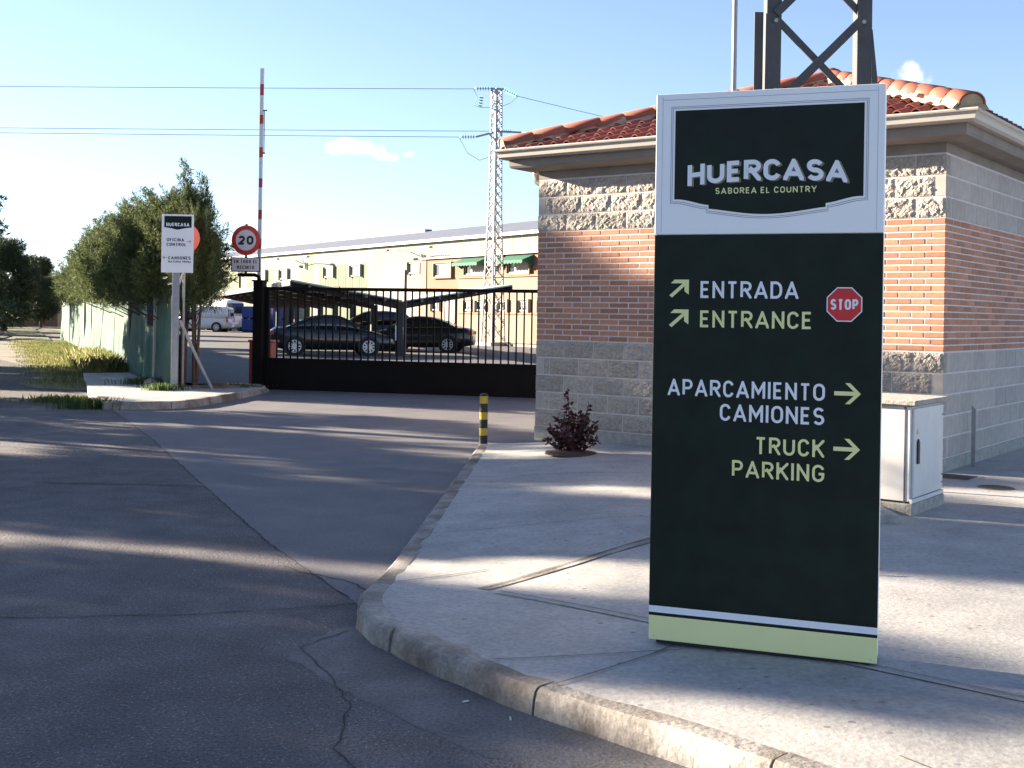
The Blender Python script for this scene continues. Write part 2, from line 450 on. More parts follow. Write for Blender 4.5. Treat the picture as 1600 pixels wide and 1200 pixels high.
M['cabinet'] = mat('cabinet_paint', (0.66, 0.645, 0.615), 0.5, var=0.05, vscale=4, col2=(0.58, 0.565, 0.54), c2scale=3, bump=0.05, bscale=40)
M['cab_concrete'] = mat('cabinet_concrete', (0.34, 0.32, 0.28), 0.9, var=0.25, vscale=16, bump=0.7, bscale=40, bdist=0.01)
M['black_plastic'] = mat('black_plastic', (0.012, 0.011, 0.012), 0.5)
M['net'] = mat('green_net', (0.045, 0.125, 0.085), 0.85, var=0.14, vscale=3, bump=0.5, bscale=25, bdist=0.02, col2=(0.095, 0.135, 0.10), c2scale=1.4, transl=0.12)
M['cypress'] = mat('cypress_leaf', (0.086, 0.108, 0.042), 0.75, var=0.2, vscale=3, rnd=0.45, transl=0.3, spec=0.2)
M['pine'] = mat('pine_needle', (0.050, 0.066, 0.030), 0.75, var=0.2, vscale=2, rnd=0.4, transl=0.12, spec=0.2)
M['bark'] = mat('bark', (0.12, 0.08, 0.055), 0.95, var=0.3, vscale=12, bump=0.8, bscale=25, bdist=0.02)
M['red_leaf'] = mat('red_leaf', (0.060, 0.016, 0.018), 0.55, var=0.2, rnd=0.45, transl=0.1)
M['red_stem'] = mat('red_stem', (0.10, 0.04, 0.03), 0.8)
M['soil'] = mat('soil', (0.07, 0.04, 0.03), 0.95, var=0.3, vscale=20, bump=0.6, bscale=40)
M['grass'] = mat('grass_blade', (0.17, 0.19, 0.06), 0.8, var=0.2, rnd=0.4, transl=0.25, col2=(0.30, 0.26, 0.12), c2scale=0.6)
M['weed'] = mat('weed_blade', (0.075, 0.12, 0.03), 0.8, var=0.2, rnd=0.4, transl=0.25)
M['ware_cream'] = mat('cladding_cream', (0.3, 0.292, 0.245), 0.9, spec=0.08, var=0.03, vscale=0.5)
M['ware_green'] = mat('cladding_green', (0.175, 0.2, 0.15), 0.9, spec=0.08, var=0.04, vscale=0.5)
M['ware_lime'] = mat('cladding_lime', (0.255, 0.28, 0.185), 0.9, spec=0.08, var=0.04)
M['ware_pink'] = mat('cladding_pink', (0.29, 0.25, 0.235), 0.9, spec=0.08, var=0.04)
M['ware_red'] = mat('cladding_red', (0.28, 0.11, 0.1), 0.9, spec=0.08, var=0.04)
M['ware_grey'] = mat('cladding_grey', (0.245, 0.248, 0.238), 0.9, spec=0.08, var=0.04)
M['ware_roof'] = mat('warehouse_roof', (0.13, 0.14, 0.17), 0.6, 0.0, var=0.08, vscale=0.6)
M['salmon'] = mat('salmon_render', (0.235, 0.1, 0.055), 0.85, var=0.05, vscale=1.2, bump=0.1, bscale=20)
M['sand'] = mat('sand_render', (0.24, 0.165, 0.108), 0.85, var=0.06, vscale=1.2)
M['sill'] = mat('sill_brown', (0.22, 0.12, 0.07), 0.8, var=0.1)
M['pane'] = glass('window_pane', (0.05, 0.055, 0.06))
M['frame_white'] = mat('window_frame', (0.3, 0.295, 0.28), 0.5, var=0.03)
M['blind'] = mat('blind', (0.3, 0.275, 0.24), 0.7, var=0.04)
M['awning'] = mat('awning_green', (0.012, 0.10, 0.055), 0.8, var=0.12, vscale=4)
M['canopy_top'] = mat('canopy_sheet', (0.50, 0.53, 0.50), 0.55, 0.1, var=0.06)
M['canopy_steel'] = mat('canopy_steel', (0.028, 0.025, 0.024), 0.6, var=0.15)
M['purlin'] = mat('purlin', (0.19, 0.15, 0.13), 0.6, var=0.15)
M['car_black'] = mat('car_black', (0.006, 0.006, 0.008), 0.35, 0.0, var=0.05, coat=0.5)
M['car_dark'] = mat('car_dark', (0.009, 0.0085, 0.011), 0.35, 0.0, var=0.05, coat=0.5)
M['car_white'] = mat('van_white', (0.62, 0.63, 0.66), 0.4, var=0.03, coat=0.5)
M['car_glass'] = glass('car_glass', (0.012, 0.014, 0.016), 0.03)
M['tyre'] = mat('tyre', (0.014, 0.014, 0.015), 0.85)
M['rim'] = mat('rim', (0.55, 0.56, 0.58), 0.35, 0.7, var=0.05)
M['tail'] = mat('tail_light', (0.45, 0.02, 0.02), 0.3)
M['head'] = mat('head_light', (0.55, 0.57, 0.6), 0.2)
M['barrier_red'] = mat('barrier_red', (0.48, 0.045, 0.02), 0.5, var=0.1)
M['barrier_box'] = mat('barrier_box', (0.42, 0.07, 0.03), 0.5, var=0.12)
M['white_paint'] = mat('white_paint', (0.68, 0.68, 0.70), 0.5, var=0.05)
M['insul'] = mat('glass_insulator', (0.10, 0.33, 0.22), 0.2, var=0.1)
M['wire'] = mat('wire', (0.22, 0.23, 0.25), 0.6, 0.3, var=0.05)
M['blue'] = mat('blue_plastic', (0.015, 0.05, 0.24), 0.5, var=0.15)
M['post'] = mat('concrete_post', (0.42, 0.40, 0.36), 0.85, var=0.15, vscale=8)
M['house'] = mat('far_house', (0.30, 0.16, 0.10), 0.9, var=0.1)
M['house_lit'] = mat('far_house_sunlit', (0.58, 0.38, 0.24), 0.9, var=0.1)  # house pillars: sunlight put into the colour, paler than the wall
M['rubble'] = mat('rubble', (0.30, 0.26, 0.22), 0.9, var=0.25, vscale=12, rnd=0.2)
M['wood'] = mat('old_wood', (0.16, 0.12, 0.09), 0.9, var=0.2, vscale=12)
M['leaf_dry'] = mat('dry_leaf', (0.12, 0.03, 0.02), 0.8)
M['paper'] = mat('litter_white', (0.6, 0.58, 0.54), 0.8)
M['iron'] = mat('cast_iron', (0.055, 0.045, 0.04), 0.7, 0.3, var=0.2, vscale=30, bump=0.3, bscale=60)

# ------------------------------------------------------------------ the setting: ground, road, apron, yard, track
def sheet(name, poly, z, m, kind='structure'):
    bm = bmesh.new()
    vs = [bm.verts.new((x, y, z)) for x, y in poly]
    f = bm.faces.new(vs)
    if f.normal.z < 0: f.normal_flip()
    bm.normal_update()
    if bm.faces[:][0].normal.z < 0: bmesh.ops.reverse_faces(bm, faces=bm.faces[:])
    bmesh.ops.triangulate(bm, faces=bm.faces[:])
    me = bpy.data.meshes.new(name); bm.to_mesh(me); bm.free(); me.materials.append(m)
    o = bpy.data.objects.new(name, me); link(o); o['kind'] = kind
    return o

sheet('ground', [(-900, -300), (900, -300), (900, 1500), (-900, 1500)], -0.05, M['dirt'])
road = sheet('road', [(-16.5, -25), (40, -25), (40, 18.2), (-16.5, 18.2)], 0.0, M['asphalt'])
apron = sheet('driveway', [(-6.10, 18.17), (-4.3, 14.2), (-2.68, 10.41), (-1.59, 7.88), (-0.86, 6.42), (-0.70, 6.10), (-0.30, 13.6), (0.6, 14.1),
                   (3.5, 18.0), (3.5, 21.6), (0.44, 22.4), (-4.9, 23.75), (-4.62, 22.7), (-4.78, 20.3), (-5.03, 18.76)], 0.0015, M['apron'])
yard = sheet('yard', [(-4.9, 23.7), (0.44, 22.35), (60, 8), (60, 150), (-55, 150), (-20.5, 57), (-7.4, 25.6)], 0.002, M['yard'])
track = sheet('gravel_track', [(-90, 18.2), (-6.1, 18.2), (-6.6, 21.5), (-10.0, 27), (-17.0, 38), (-23.0, 52), (-46, 120), (-50, 135), (-140, 135)], -0.012, M['gravel'])
rv = random.Random(12); VP_ = [(-9.2, 22.9), (-7.9, 22.4), (-8.75, 26.7), (-13.9, 38), (-22.4, 57.5), (-48, 117), (-52, 117), (-24.5, 58), (-19.6, 48), (-14.6, 36), (-11.6, 28.5)]
vq = []
for i_, (xa, ya) in enumerate(VP_):
    xb, yb = VP_[(i_+1) % len(VP_)]; n_ = max(1, int(math.hypot(xb-xa, yb-ya)/0.5)) if ya < 60 and yb < 60 else 1
    for k_ in range(n_):
        jt = 0.0 if 1 <= i_ <= 3 else 0.16
        vq.append((xa+(xb-xa)*k_/n_+rv.uniform(-jt, jt)*1.6, ya+(yb-ya)*k_/n_+rv.uniform(-jt, jt)))
verge = sheet('grass_verge', vq, -0.006, M['turf'])
far_road = sheet('far_road', [(-60, 96), (-33, 90), (-34, 99), (-60, 106)], 0.004, M['gutter_strip'])

# ------------------------------------------------------------------ sidewalk with kerb
KP = [(6.0, -1.4), (3.5, 1.25), (2.4, 2.32), (1.5, 3.2), (0.6, 4.10), (0.325, 4.37), (0.01, 4.68), (-0.355, 5.13), (-0.62, 5.52), (-0.755, 5.85), (-0.775, 6.15),
      (-0.745, 6.6), (-0.69, 7.5), (-0.64, 8.5), (-0.585, 9.5), (-0.535, 10.5), (-0.48, 11.5), (-0.43, 12.5), (-0.385, 13.5), (-0.375, 13.7)]
def kerb_z(y):
    t = min(max((y-6.0)/1.1, 0), 1)
    return 0.11*(1-t)+0.055*t
def xk(y):
    for (xa, ya), (xb, yb) in zip(KP, KP[1:]):
        if ya <= y <= yb: return xa+(xb-xa)*(y-ya)/(yb-ya)
    return KP[-1][0]
def walk_z(x, y):
    t = min(max((x-xk(y))/1.6, 0), 1); t = t*t*(3-2*t)
    return (kerb_z(y)-0.006)*(1-t)+0.14*t
ys = sorted(set([p[1] for p in KP] + list(np.arange(-1.2, 13.7, 0.25))))
ts = [0, .01, .02, .035, .05, .075, .1, .14, .2, .3, .5, 1]
vs, fs = [], []
for y in ys:
    a = xk(y)+0.10
    for t in ts:
        x = a+(16-a)*t
        vs.append((x, y, walk_z(x, y)))
for i in range(len(ys)-1):
    for j in range(len(ts)-1):
        k = i*len(ts)+j
        fs.append((k, k+1, k+1+len(ts), k+len(ts)))
n = len(vs)
vs += [(0.35, 13.7, 0.139), (16, 13.7, 0.139), (40, 13.7, 0.139), (40, 45, 0.139), (6, 45, 0.139), (16, -1.2, 0.139), (40, -1.2, 0.139)]
fs += [(n, n+1, n+2, n+3, n+4), (n+5, n+6, n+2, n+1)]
sw = bpy.data.meshes.new('sidewalk'); sw.from_pydata(vs, [], fs); sw.materials.append(M['sidewalk'])
sidewalk = link(bpy.data.objects.new('sidewalk', sw)); sidewalk['kind'] = 'structure'

def resample(path, step):
    P = [Vector((x, y, 0)) for x, y in path]; out = [P[0]]; acc = 0
    for a, b in zip(P, P[1:]):
        L_ = (b-a).length; d = 0
        while acc+L_-d >= step:
            d += step-acc; acc = 0; out.append(a+(b-a)*(d/L_))
        acc += L_-d
    if (out[-1]-P[-1]).length > 0.05: out.append(P[-1])
    return out
def kerb_run(path, zf, parent, width=0.13, step=0.15, per=7, flip=1):
    pts = resample(path, step)
    nrm = []
    for i in range(len(pts)):
        d = (pts[min(i+1, len(pts)-1)]-pts[max(i-1, 0)]).normalized()
        nrm.append(Vector((d.y, -d.x, 0))*flip)            # towards the walk
    i = 0
    while i < len(pts)-1:
        j = min(i+per, len(pts)-1)
        mb = MB(); prof = []
        for k in range(i, j+1):
            p = pts[k].copy()
            if k == i: p += (pts[k+1]-pts[k]).normalized()*0.006
            if k == j: p -= (pts[k]-pts[k-1]).normalized()*0.006
            nn = nrm[k]; z = zf(p.y)+random.uniform(-.005, .004)
            w = random.uniform(-.009, .009)*(1.0 if p.y < 6.2 else 0.4)
            for off, zz in ((-0.0+w, -0.02), (0.008+w, z*0.55), (0.018+w, z-0.016), (0.034+w*0.5, z-0.002), (width*0.75, z), (width, z-0.002), (width, -0.02)):
                q = p+nn*off; prof.append((q.x, q.y, zz))
        m_ = 7; cnt = j-i+1
        fs = []
        for a in range(cnt-1):
            for b in range(m_):
                fs.append((a*m_+b, a*m_+(b+1) % m_, (a+1)*m_+(b+1) % m_, (a+1)*m_+b))
        fs.append(tuple(range(m_))); fs.append(tuple((cnt-1)*m_+b for b in range(m_))[::-1])
        mb.add(prof, fs).build('kerb_stone', M['kerb'], parent, smooth=False)
        i = j
kerb_run(KP, kerb_z, sidewalk, flip=1)

# edging strips and joints let into the walk
def strip(mb, a, b, w, zoff, zf=None, n=14):
    a, b = Vector(a), Vector(b); d = (b-a).normalized(); s = Vector((-d.y, d.x))*w/2
    for i in range(n):
        p, q = a+(b-a)*(i/n), a+(b-a)*((i+1)/n)
        vs = []
        for c in (p-s, q-s, q+s, p+s):
            vs.append((c.x, c.y, (zf(c.x, c.y) if zf else 0)+zoff))
        mb.add(vs, [(0, 1, 2, 3)])
strip(e1 := MB(), (-0.13, 6.19), (1.9, 8.75), 0.085, 0.004, walk_z); e1.build('edging_strip', M['kerb'], sidewalk)
strip(e1 := MB(), (-0.06, 6.10), (2.6, 3.85), 0.035, 0.004, walk_z); e1.build('edging_strip', M['sidewalk'], sidewalk)
for a, b, w in [((-0.10, 6.24), (1.9, 8.82), 0.008), ((-0.04, 6.12), (2.6, 3.9), 0.008), ((-0.6, 6.45), (-0.12, 6.75), 0.012), ((-0.60, 8.05), (2.2, 8.6), 0.007),
                ((-0.52, 10.9), (1.6, 10.6), 0.008), ((-0.5, 9.75), (1.4, 9.5), 0.006), ((-0.05, 4.95), (0.75, 5.05), 0.006), ((0.18, 4.62), (0.62, 5.0), 0.007), ((0.62, 5.0), (1.1, 5.55), 0.01),
                ((1.9, 4.2), (4.6, 6.9), 0.008), ((1.7, 3.3), (1.3, 3.9), 0.008)]:
    strip(e1 := MB(), a, b, w, 0.007, walk_z); e1.build('joint', M['joint'], sidewalk)

# cracks and joints of the carriageway (sunk lines drawn as narrow uneven strips)
def crack(name, pts, w, parent, m, z=0.0035, seed=1, jit=0.012):
    rr = random.Random(seed); P = [Vector((x, y)) for x, y in pts]; Q = []
    for a, b in zip(P, P[1:]):
        n = max(2, int((b-a).length/0.07))
        for i in range(n): Q.append(a+(b-a)*(i/n)+Vector((rr.uniform(-jit, jit), rr.uniform(-jit, jit))))
    Q.append(P[-1]); mb = MB(); vs = []
    for i, p in enumerate(Q):
        d = (Q[min(i+1, len(Q)-1)]-Q[max(i-1, 0)]).normalized(); s = Vector((-d.y, d.x))*w*rr.uniform(0.25, 0.9)
        vs += [(p.x-s.x, p.y-s.y, z), (p.x+s.x, p.y+s.y, z)]
    mb.add(vs, [(2*i, 2*i+2, 2*i+3, 2*i+1) for i in range(len(Q)-1)])
    return mb.build(name, m, parent)
crack('joint', [(-6.1, 18.1), (-4.3, 14.2), (-2.68, 10.41), (-1.59, 7.88), (-0.86, 6.42)], 0.007, road, M['crack'], seed=2, jit=0.01)
crack('crack', [(-0.80, 6.30), (-1.1, 6.18), (-1.6, 6.02), (-2.2, 5.93), (-2.9, 5.85)], 0.007, road, M['crack'], seed=3)
crack('crack', [(-0.74, 6.55), (-0.95, 6.85), (-1.25, 7.05), (-1.36, 7.2)], 0.010, road, M['crack'], seed=4)
crack('crack', [(-2.7, 10.4), (-3.2, 10.45), (-4.2, 10.45)], 0.02, road, M['crack'], seed=5)
crack('crack', [(-0.78, 5.75), (-0.95, 5.45), (-0.78, 5.1), (-0.62, 4.7), (-0.6, 4.2), (-0.35, 3.7)], 0.005, road, M['crack'], seed=6)
gs = [(p[0], p[1]) for p in KP[:10]]
gut = []
for i, p in enumerate(gs):
    a = Vector(gs[max(i-1, 0)]); b = Vector(gs[min(i+1, len(gs)-1)]); d = (b-a).normalized()
    q = Vector(p)+Vector((-d.y, d.x))*(0.42 if i < 9 else 0.1); gut.append((q.x, q.y))
rgs = random.Random(3); g2 = []
for (xa, ya), (xb, yb) in zip(gut, gut[1:]):
    for i in range(8): g2.append((xa+(xb-xa)*i/8+rgs.uniform(-.018, .018), ya+(yb-ya)*i/8+rgs.uniform(-.018, .018)))
g2.append((gs[-1][0]-0.03, gs[-1][1]+0.02))
gutter_strip = sheet('gutter_strip', gs+g2[::-1], 0.0012, M['gutter_strip'])

# ------------------------------------------------------------------ totem sign in front
SA, SB = Vector((0.613, 5.133, 0)), Vector((1.503, 4.805, 0))
srz = math.atan2(SB.y-SA.y, SB.x-SA.x)
totem = thing('totem_sign', 'tall white and black totem sign with arrows, standing on the pavement corner', 'sign', (SA.x, SA.y, 0.142), srz)
SW, SH, SD = 0.948, 2.37, 0.17
mb = MB(); mb.box(0.03, 0.02, -0.004, SW-0.03, SD-0.02, 0.012); mb.build('base_plinth', M['black_plastic'], totem)
mb = MB(); mb.box(0.004, 0.006, 0.012, SW-0.004, SD, SH); mb.build('body', M['sign_white'], totem, bevel=0.003)
mb = MB(); mb.box(0, 0, 1.766, SW, 0.02, SH+0.002); hdr = mb.build('header_panel', M['sign_white'], totem, bevel=0.002)
mb = MB(); mb.box(0, 0, 0.168, SW, 0.02, 1.764); blk = mb.build('black_panel', M['sign_black'], totem, bevel=0.002)
mb = MB(); mb.box(0, 0, 0.132, SW, 0.02, 0.1605); blk2 = mb.build('white_stripe', M['ink_white'], totem)
mb = MB(); mb.box(0, 0.001, 0.1605, SW, 0.02, 0.168).box(0, 0.001, 0.1185, SW, 0.02, 0.132); mb.build('black_stripe', M['sign_black'], totem)
mb = MB(); mb.box(0, 0, 0.014, SW, 0.02, 0.1185); mb.build('lime_base_panel', M['sign_lime'], totem, bevel=0.002)
for z in (1.75, ):
    pass
mb = MB()
for x in (0.02, SW-0.028):
    for z in (0.03,):
        mb.lathe([(0.004, -0.002), (0.004, 0.001)], 8, (x+0.004, 0, z), 'y')
mb.build('screw', M['alu'], totem)
# hairline joints of the header sheets
mb = MB()
plate(mb, [(0.03, 2.345), (0.03, 2.3465), (0.92, 2.3465), (0.92, 2.345)], -0.0006)
plate(mb, [(0.028, 1.775), (0.0292, 1.775), (0.0292, 2.36), (0.028, 2.36)], -0.0006)
plate(mb, [(0.92, 1.775), (0.9212, 1.775), (0.9212, 2.36), (0.92, 2.36)], -0.0006)
flat(mb, 'sheet_joint', M['ink_line'], hdr)

def shield_outline(off, n=14):
    """emblem outline: straight head and sides, shoulders stepping down into a shallow point"""
    x0, x1, zt, zs = 0.084-off, 0.867+off, 2.298+off, 1.916-off
    xl, xr = 0.233-off*0.6, 0.716+off*0.6
    cxm = 0.4755
    pts = [(x0, zt), (x0, zs)]
    for i in range(1, n+1):                       # left shoulder, an S curve down to the step
        t = i/n; pts.append((x0+(xl-x0)*t, zs-0.026*(t*t*(3-2*t))+0.003*math.sin(math.pi*t)))
    pts.append((xl, 1.874-off))
    for i in range(1, n+1):
        t = i/n; pts.append((xl+(cxm-xl)*t, 1.874-off-0.026*math.sin(t*math.pi/2)**1.25*(1.0)))
    L_ = pts[:]
    for x, z in reversed(L_[:-1]): pts.append((2*cxm-x, z))
    return pts
def ring_line(mb, off, w, y):
    a, b = shield_outline(off), shield_outline(off+w)
    n = len(a)
    for i in range(n):
        j = (i+1) % n
        poly = [a[i], a[j], b[j], b[i]]
        ar = sum(poly[k][0]*poly[(k+1) % 4][1]-poly[(k+1) % 4][0]*poly[k][1] for k in range(4))
        if abs(ar) > 1e-9: plate(mb, poly, y)
mb = MB(); plate(mb, shield_outline(0.0), -0.001); emb = flat(mb, 'emblem', M['sign_black'], hdr)
mb = MB(); ring_line(mb, 0.009, 0.0022, -0.0008); ring_line(mb, 0.0155, 0.0022, -0.0008); flat(mb, 'emblem_outline', M['ink_line'], hdr)
arch = lambda t: 0.017*(1-(2*t-1)**2)-0.002
mb = MB(); text(mb, 'HUERCASA', 0.149, 0.812, 1.970, 2.058, -0.0020, wt=0.215, gap=0.10, arch=arch); flat(mb, 'lettering_shadow', M['ink_gold'], emb)
mb = MB(); text(mb, 'HUERCASA', 0.141, 0.803, 1.974, 2.063, -0.0036, wt=0.215, gap=0.10, arch=arch); flat(mb, 'lettering', M['ink_white'], emb)
mb = MB(); text(mb, 'SABOREA EL COUNTRY', 0.261, 0.681, 1.936, 1.962, -0.0020, wt=0.17, gap=0.22, space=0.4); flat(mb, 'lettering', M['ink_lime'], emb)
for s_, x0, x1, zb, zt, m_ in [('ENTRADA', 0.204, 0.614, 1.493, 1.565, 'ink_white'), ('ENTRANCE', 0.204, 0.671, 1.368, 1.440, 'ink_lime'),
                              ('APARCAMIENTO', 0.069, 0.727, 1.073, 1.144, 'ink_white'), ('CAMIONES', 0.295, 0.726, 0.973, 1.045, 'ink_white'),
                              ('TRUCK', 0.446, 0.728, 0.840, 0.912, 'ink_lime'), ('PARKING', 0.350, 0.730, 0.738, 0.809, 'ink_lime')]:
    mb = MB(); text(mb, s_, x0, x1, zb, zt, -0.0015, wt=0.152, gap=0.17); flat(mb, 'lettering', M[m_], blk)
def arrow_right(mb, x0, x1, zc, hh, w, y):
    plate(mb, [(x0, zc-w/2), (x1-w*0.75, zc-w/2), (x1-w*0.75, zc+w/2), (x0, zc+w/2)], y)
    for sg in (1, -1):
        plate(mb, [(x1, zc), (x1-hh, zc+sg*hh), (x1-hh-w*1.15, zc+sg*hh), (x1-w*1.15, zc)], y-0.0003*(2+sg))
for zc in (1.107, 0.879):
    mb = MB(); arrow_right(mb, 0.764, 0.870, zc, 0.043, 0.017, -0.0015); flat(mb, 'arrow', M['ink_lime'], blk)
for z0 in (1.494, 1.366):
    mb = MB(); w = 0.0125
    x0, x1, z1 = 0.069, 0.154, z0+0.077
    d = w*0.75
    plate(mb, [(x0, z0+d), (x0+d*1.3, z0), (x1-0.008, z1-0.018), (x1-0.018, z1-0.008)], -0.0015)
    plate(mb, [(x0+0.022, z1), (x1, z1), (x1, z1-0.016), (x0+0.006, z1-0.016)], -0.0018)
    plate(mb, [(x1, z1), (x1, z1-0.064), (x1-0.019, z1-0.05), (x1-0.019, z1)], -0.0021)
    flat(mb, 'arrow', M['ink_lime'], blk)
def octagon(cx_, cz, r): return [(cx_+r*math.cos(R(22.5+45*i)), cz+r*math.sin(R(22.5+45*i))) for i in range(8)]
mb = MB(); plate(mb, octagon(0.799, 1.472, 0.0765), -0.0012); so = flat(mb, 'stop_symbol', M['ink_white'], blk)
mb = MB(); plate(mb, octagon(0.799, 1.472, 0.0715), -0.0020); flat(mb, 'stop_field', M['ink_red'], so)
mb = MB(); text(mb, 'STOP', 0.744, 0.854, 1.450, 1.494, -0.0030, wt=0.2, gap=0.14); flat(mb, 'lettering', M['ink_white'], so)

# ------------------------------------------------------------------ gatehouse of blocks and bricks
GX, GY, GZ = 0.29, 13.86, 0.14
GL_, GW_ = 4.68, 6.0
house = thing('gatehouse', 'small gatehouse of grey blocks and orange bricks under a red tiled hip roof', 'building', (GX, GY, GZ), -math.atan2(0.6, 0.8))
PL = 0.13; BK = 0.2; CH = 0.063
Z1 = PL+5*BK; Z2 = Z1+20*CH; Z3 = Z2+3*BK; ZT = Z3+0.10
mb = MB(); mb.box(0.0035, 0.0035, 0, GL_-0.0035, GW_-0.0035, ZT); core = mb.build('wall', M['mortar'], house)
mb = MB(); mb.box(-0.006, -0.006, -0.05, GL_+0.006, GW_+0.006, PL-0.01); mb.build('plinth', M['cab_concrete'], core)
mb = MB(); mb.box(0.001, 0.001, Z3+0.004, GL_-0.001, GW_-0.001, ZT); mb.build('top_beam', M['cornice'], core)

def split_block(w, h, seed, d=0.05, nx=11, nz=6, amp=0.018):
    rr = np.random.default_rng(seed)
    g = rr.random((nz+1, nx+1))*1.0
    for fx, fz, a in ((2, 1.5, 0.5), (4, 3, 0.4)):
        px, pz = rr.random(2)*6.28
        X, Z_ = np.meshgrid(np.arange(nx+1)/nx, np.arange(nz+1)/nz)
        g += a*(0.5+0.5*np.sin(fx*6.28*X*0.7+px+3*rr.random()*Z_)*np.cos(fz*6.28*Z_*0.6+pz+2*X))
    g = (g-g.min())/(g.max()-g.min())
    g[0, :] *= 0.06; g[-1, :] *= 0.06; g[:, 0] *= 0.06; g[:, -1] *= 0.06
    vs = []
    for k in range(nz+1):
        for i in range(nx+1):
            jx = 0 if i in (0, nx) else (rr.random()-.5)*0.5*w/nx
            jz = 0 if k in (0, nz) else (rr.random()-.5)*0.5*h/nz
            vs.append((i*w/nx+jx, -amp*g[k, i], k*h/nz+jz))
    fs = []
    for k in range(nz):
        for i in range(nx):
            a = k*(nx+1)+i; b = a+1; c = a+nx+2; e = a+nx+1
            fs += [(a, b, c), (a, c, e)] if rr.random() > .5 else [(a, b, e), (b, c, e)]
    mb = MB(); mb.add(vs, fs)
    B = len(mb.v); mb.v += [(0, d, 0), (w, d, 0), (w, d, h), (0, d, h)]
    bot = list(range(nx+1)); top = [nz*(nx+1)+i for i in range(nx+1)]
    lef = [k*(nx+1) for k in range(nz+1)]; rig = [k*(nx+1)+nx for k in range(nz+1)]
    mb.f += [tuple(bot[::-1]+[B, B+1]), tuple(top+[B+2, B+3]), tuple(lef+[B+3, B]), tuple(rig[::-1]+[B+1, B+2])]
    return mb.mesh('split_block', M['split'])
def plain_block(w, h, d, m, name):
    mb = MB(); e = 0.004
    mb.add([(0, d, 0), (w, d, 0), (w, d, h), (0, d, h), (0, e, 0), (w, e, 0), (w, e, h), (0, e, h), (e, 0, e), (w-e, 0, e), (w-e, 0, h-e), (e, 0, h-e)],
           [(0, 1, 2, 3), (0, 4, 5, 1), (1, 5, 6, 2), (2, 6, 7, 3), (3, 7, 4, 0), (4, 8, 9, 5), (5, 9, 10, 6), (6, 10, 11, 7), (7, 11, 8, 4), (8, 11, 10, 9)])
    return mb.mesh(name, m)
meshes = {}
def get(kind, w, h, d, seed):
    key = (kind, round(w, 3), round(d, 3), seed)
    if key not in meshes:
        if kind == 'split': meshes[key] = split_block(w, h, hash(key) % 9999 if False else int(w*1000)+seed*37, d, nx=max(3, int(round(w/0.027))), nz=8)
        elif kind == 'smooth': meshes[key] = plain_block(w, h, d, M['smooth_block'], 'smooth_block')
        else: meshes[key] = plain_block(w, h, d, M['brick'], 'brick')
    return meshes[key]
JT = 0.012
def courses(n, z0, ch, unit, depth, kind, L_, face, pick):
    """one wall face in running bond. face 0: front, 1: right side, 2: left side. pick(pos, z) says whether the piece is an object of its own"""
    rest = []
    for r in range(n):
        z = z0+r*ch
        own = (r % 2 == 0) == (face == 0)                # this face's pieces run through to the corner in this course
        x = 0.0 if own else depth+JT
        end = L_
        if face == 0 and not own: end = L_-depth-JT
        pos = x
        first = unit if own else unit/2-(depth+JT)+unit/2
        if not own: first = unit*1.5-(depth+JT) if unit*0.5-(depth+JT) < 0.05 else unit*0.5-(depth+JT)
        if not own: first = max(first, 0.08)
        nxt = pos+first
        while pos < end-0.02:
            w = min(nxt, end)-pos-JT*(1 if nxt < end else 0)
            if w > 0.015:
                me = get(kind, w, ch-JT-(0.003 if kind != 'brick' else 0), depth if kind != 'split' else depth, random.randint(0, 5) if (kind == 'split' and w > unit*0.9) else 0)
                jit = random.uniform(-0.0012, 0.0012)
                if face == 0: loc, rot = (pos, jit, z), (0, 0, 0)
                elif face == 1: loc, rot = (L0+jit, pos, z), (0, 0, math.pi/2)
                else: loc, rot = (jit, pos+w, z), (0, 0, -math.pi/2)
                nm = 'brick' if kind == 'brick' else 'stone_block'
                if pick(pos, z): inst(nm, me, core, loc, rot)
                else: rest.append((me, loc, rot))
            pos = nxt; nxt = pos+unit
    return rest
L0 = GL_
rest_b, rest_s = [], []
allp = lambda p, z: True
none = lambda p, z: False
for z0, n in ((PL, 5), (Z2, 3)):
    rest_s += courses(n, z0, BK, 0.40, 0.10, 'split', GL_, 0, allp)
    rest_s += courses(n, z0, BK, 0.40, 0.10, 'smooth', GW_, 1, lambda p, z: p < 4.5)
    rest_s += courses(n, z0, BK, 0.40, 0.10, 'smooth', GW_, 2, none)
rest_b += courses(20, Z1, CH, 0.25, 0.115, 'brick', GL_, 0, lambda p, z: p < 1.75 or p > 3.75)
rest_b += courses(20, Z1, CH, 0.25, 0.115, 'brick', GW_, 1, lambda p, z: p < 1.2)
rest_b += courses(20, Z1, CH, 0.25, 0.115, 'brick', GW_, 2, none)
def join_rest(lst, name, m, parent):
    mb = MB()
    for me, loc, rot in lst:
        c, s_ = math.cos(rot[2]), math.sin(rot[2])
        mb.add([(loc[0]+v.co.x*c-v.co.y*s_, loc[1]+v.co.x*s_+v.co.y*c, loc[2]+v.co.z) for v in me.vertices], [tuple(p.vertices) for p in me.polygons])
    if mb.v: mb.build(name, m, parent, kind='stuff')
join_rest(rest_b, 'farther_bricks', M['brick'], core)
join_rest(rest_s, 'farther_blocks', M['smooth_block'], core)

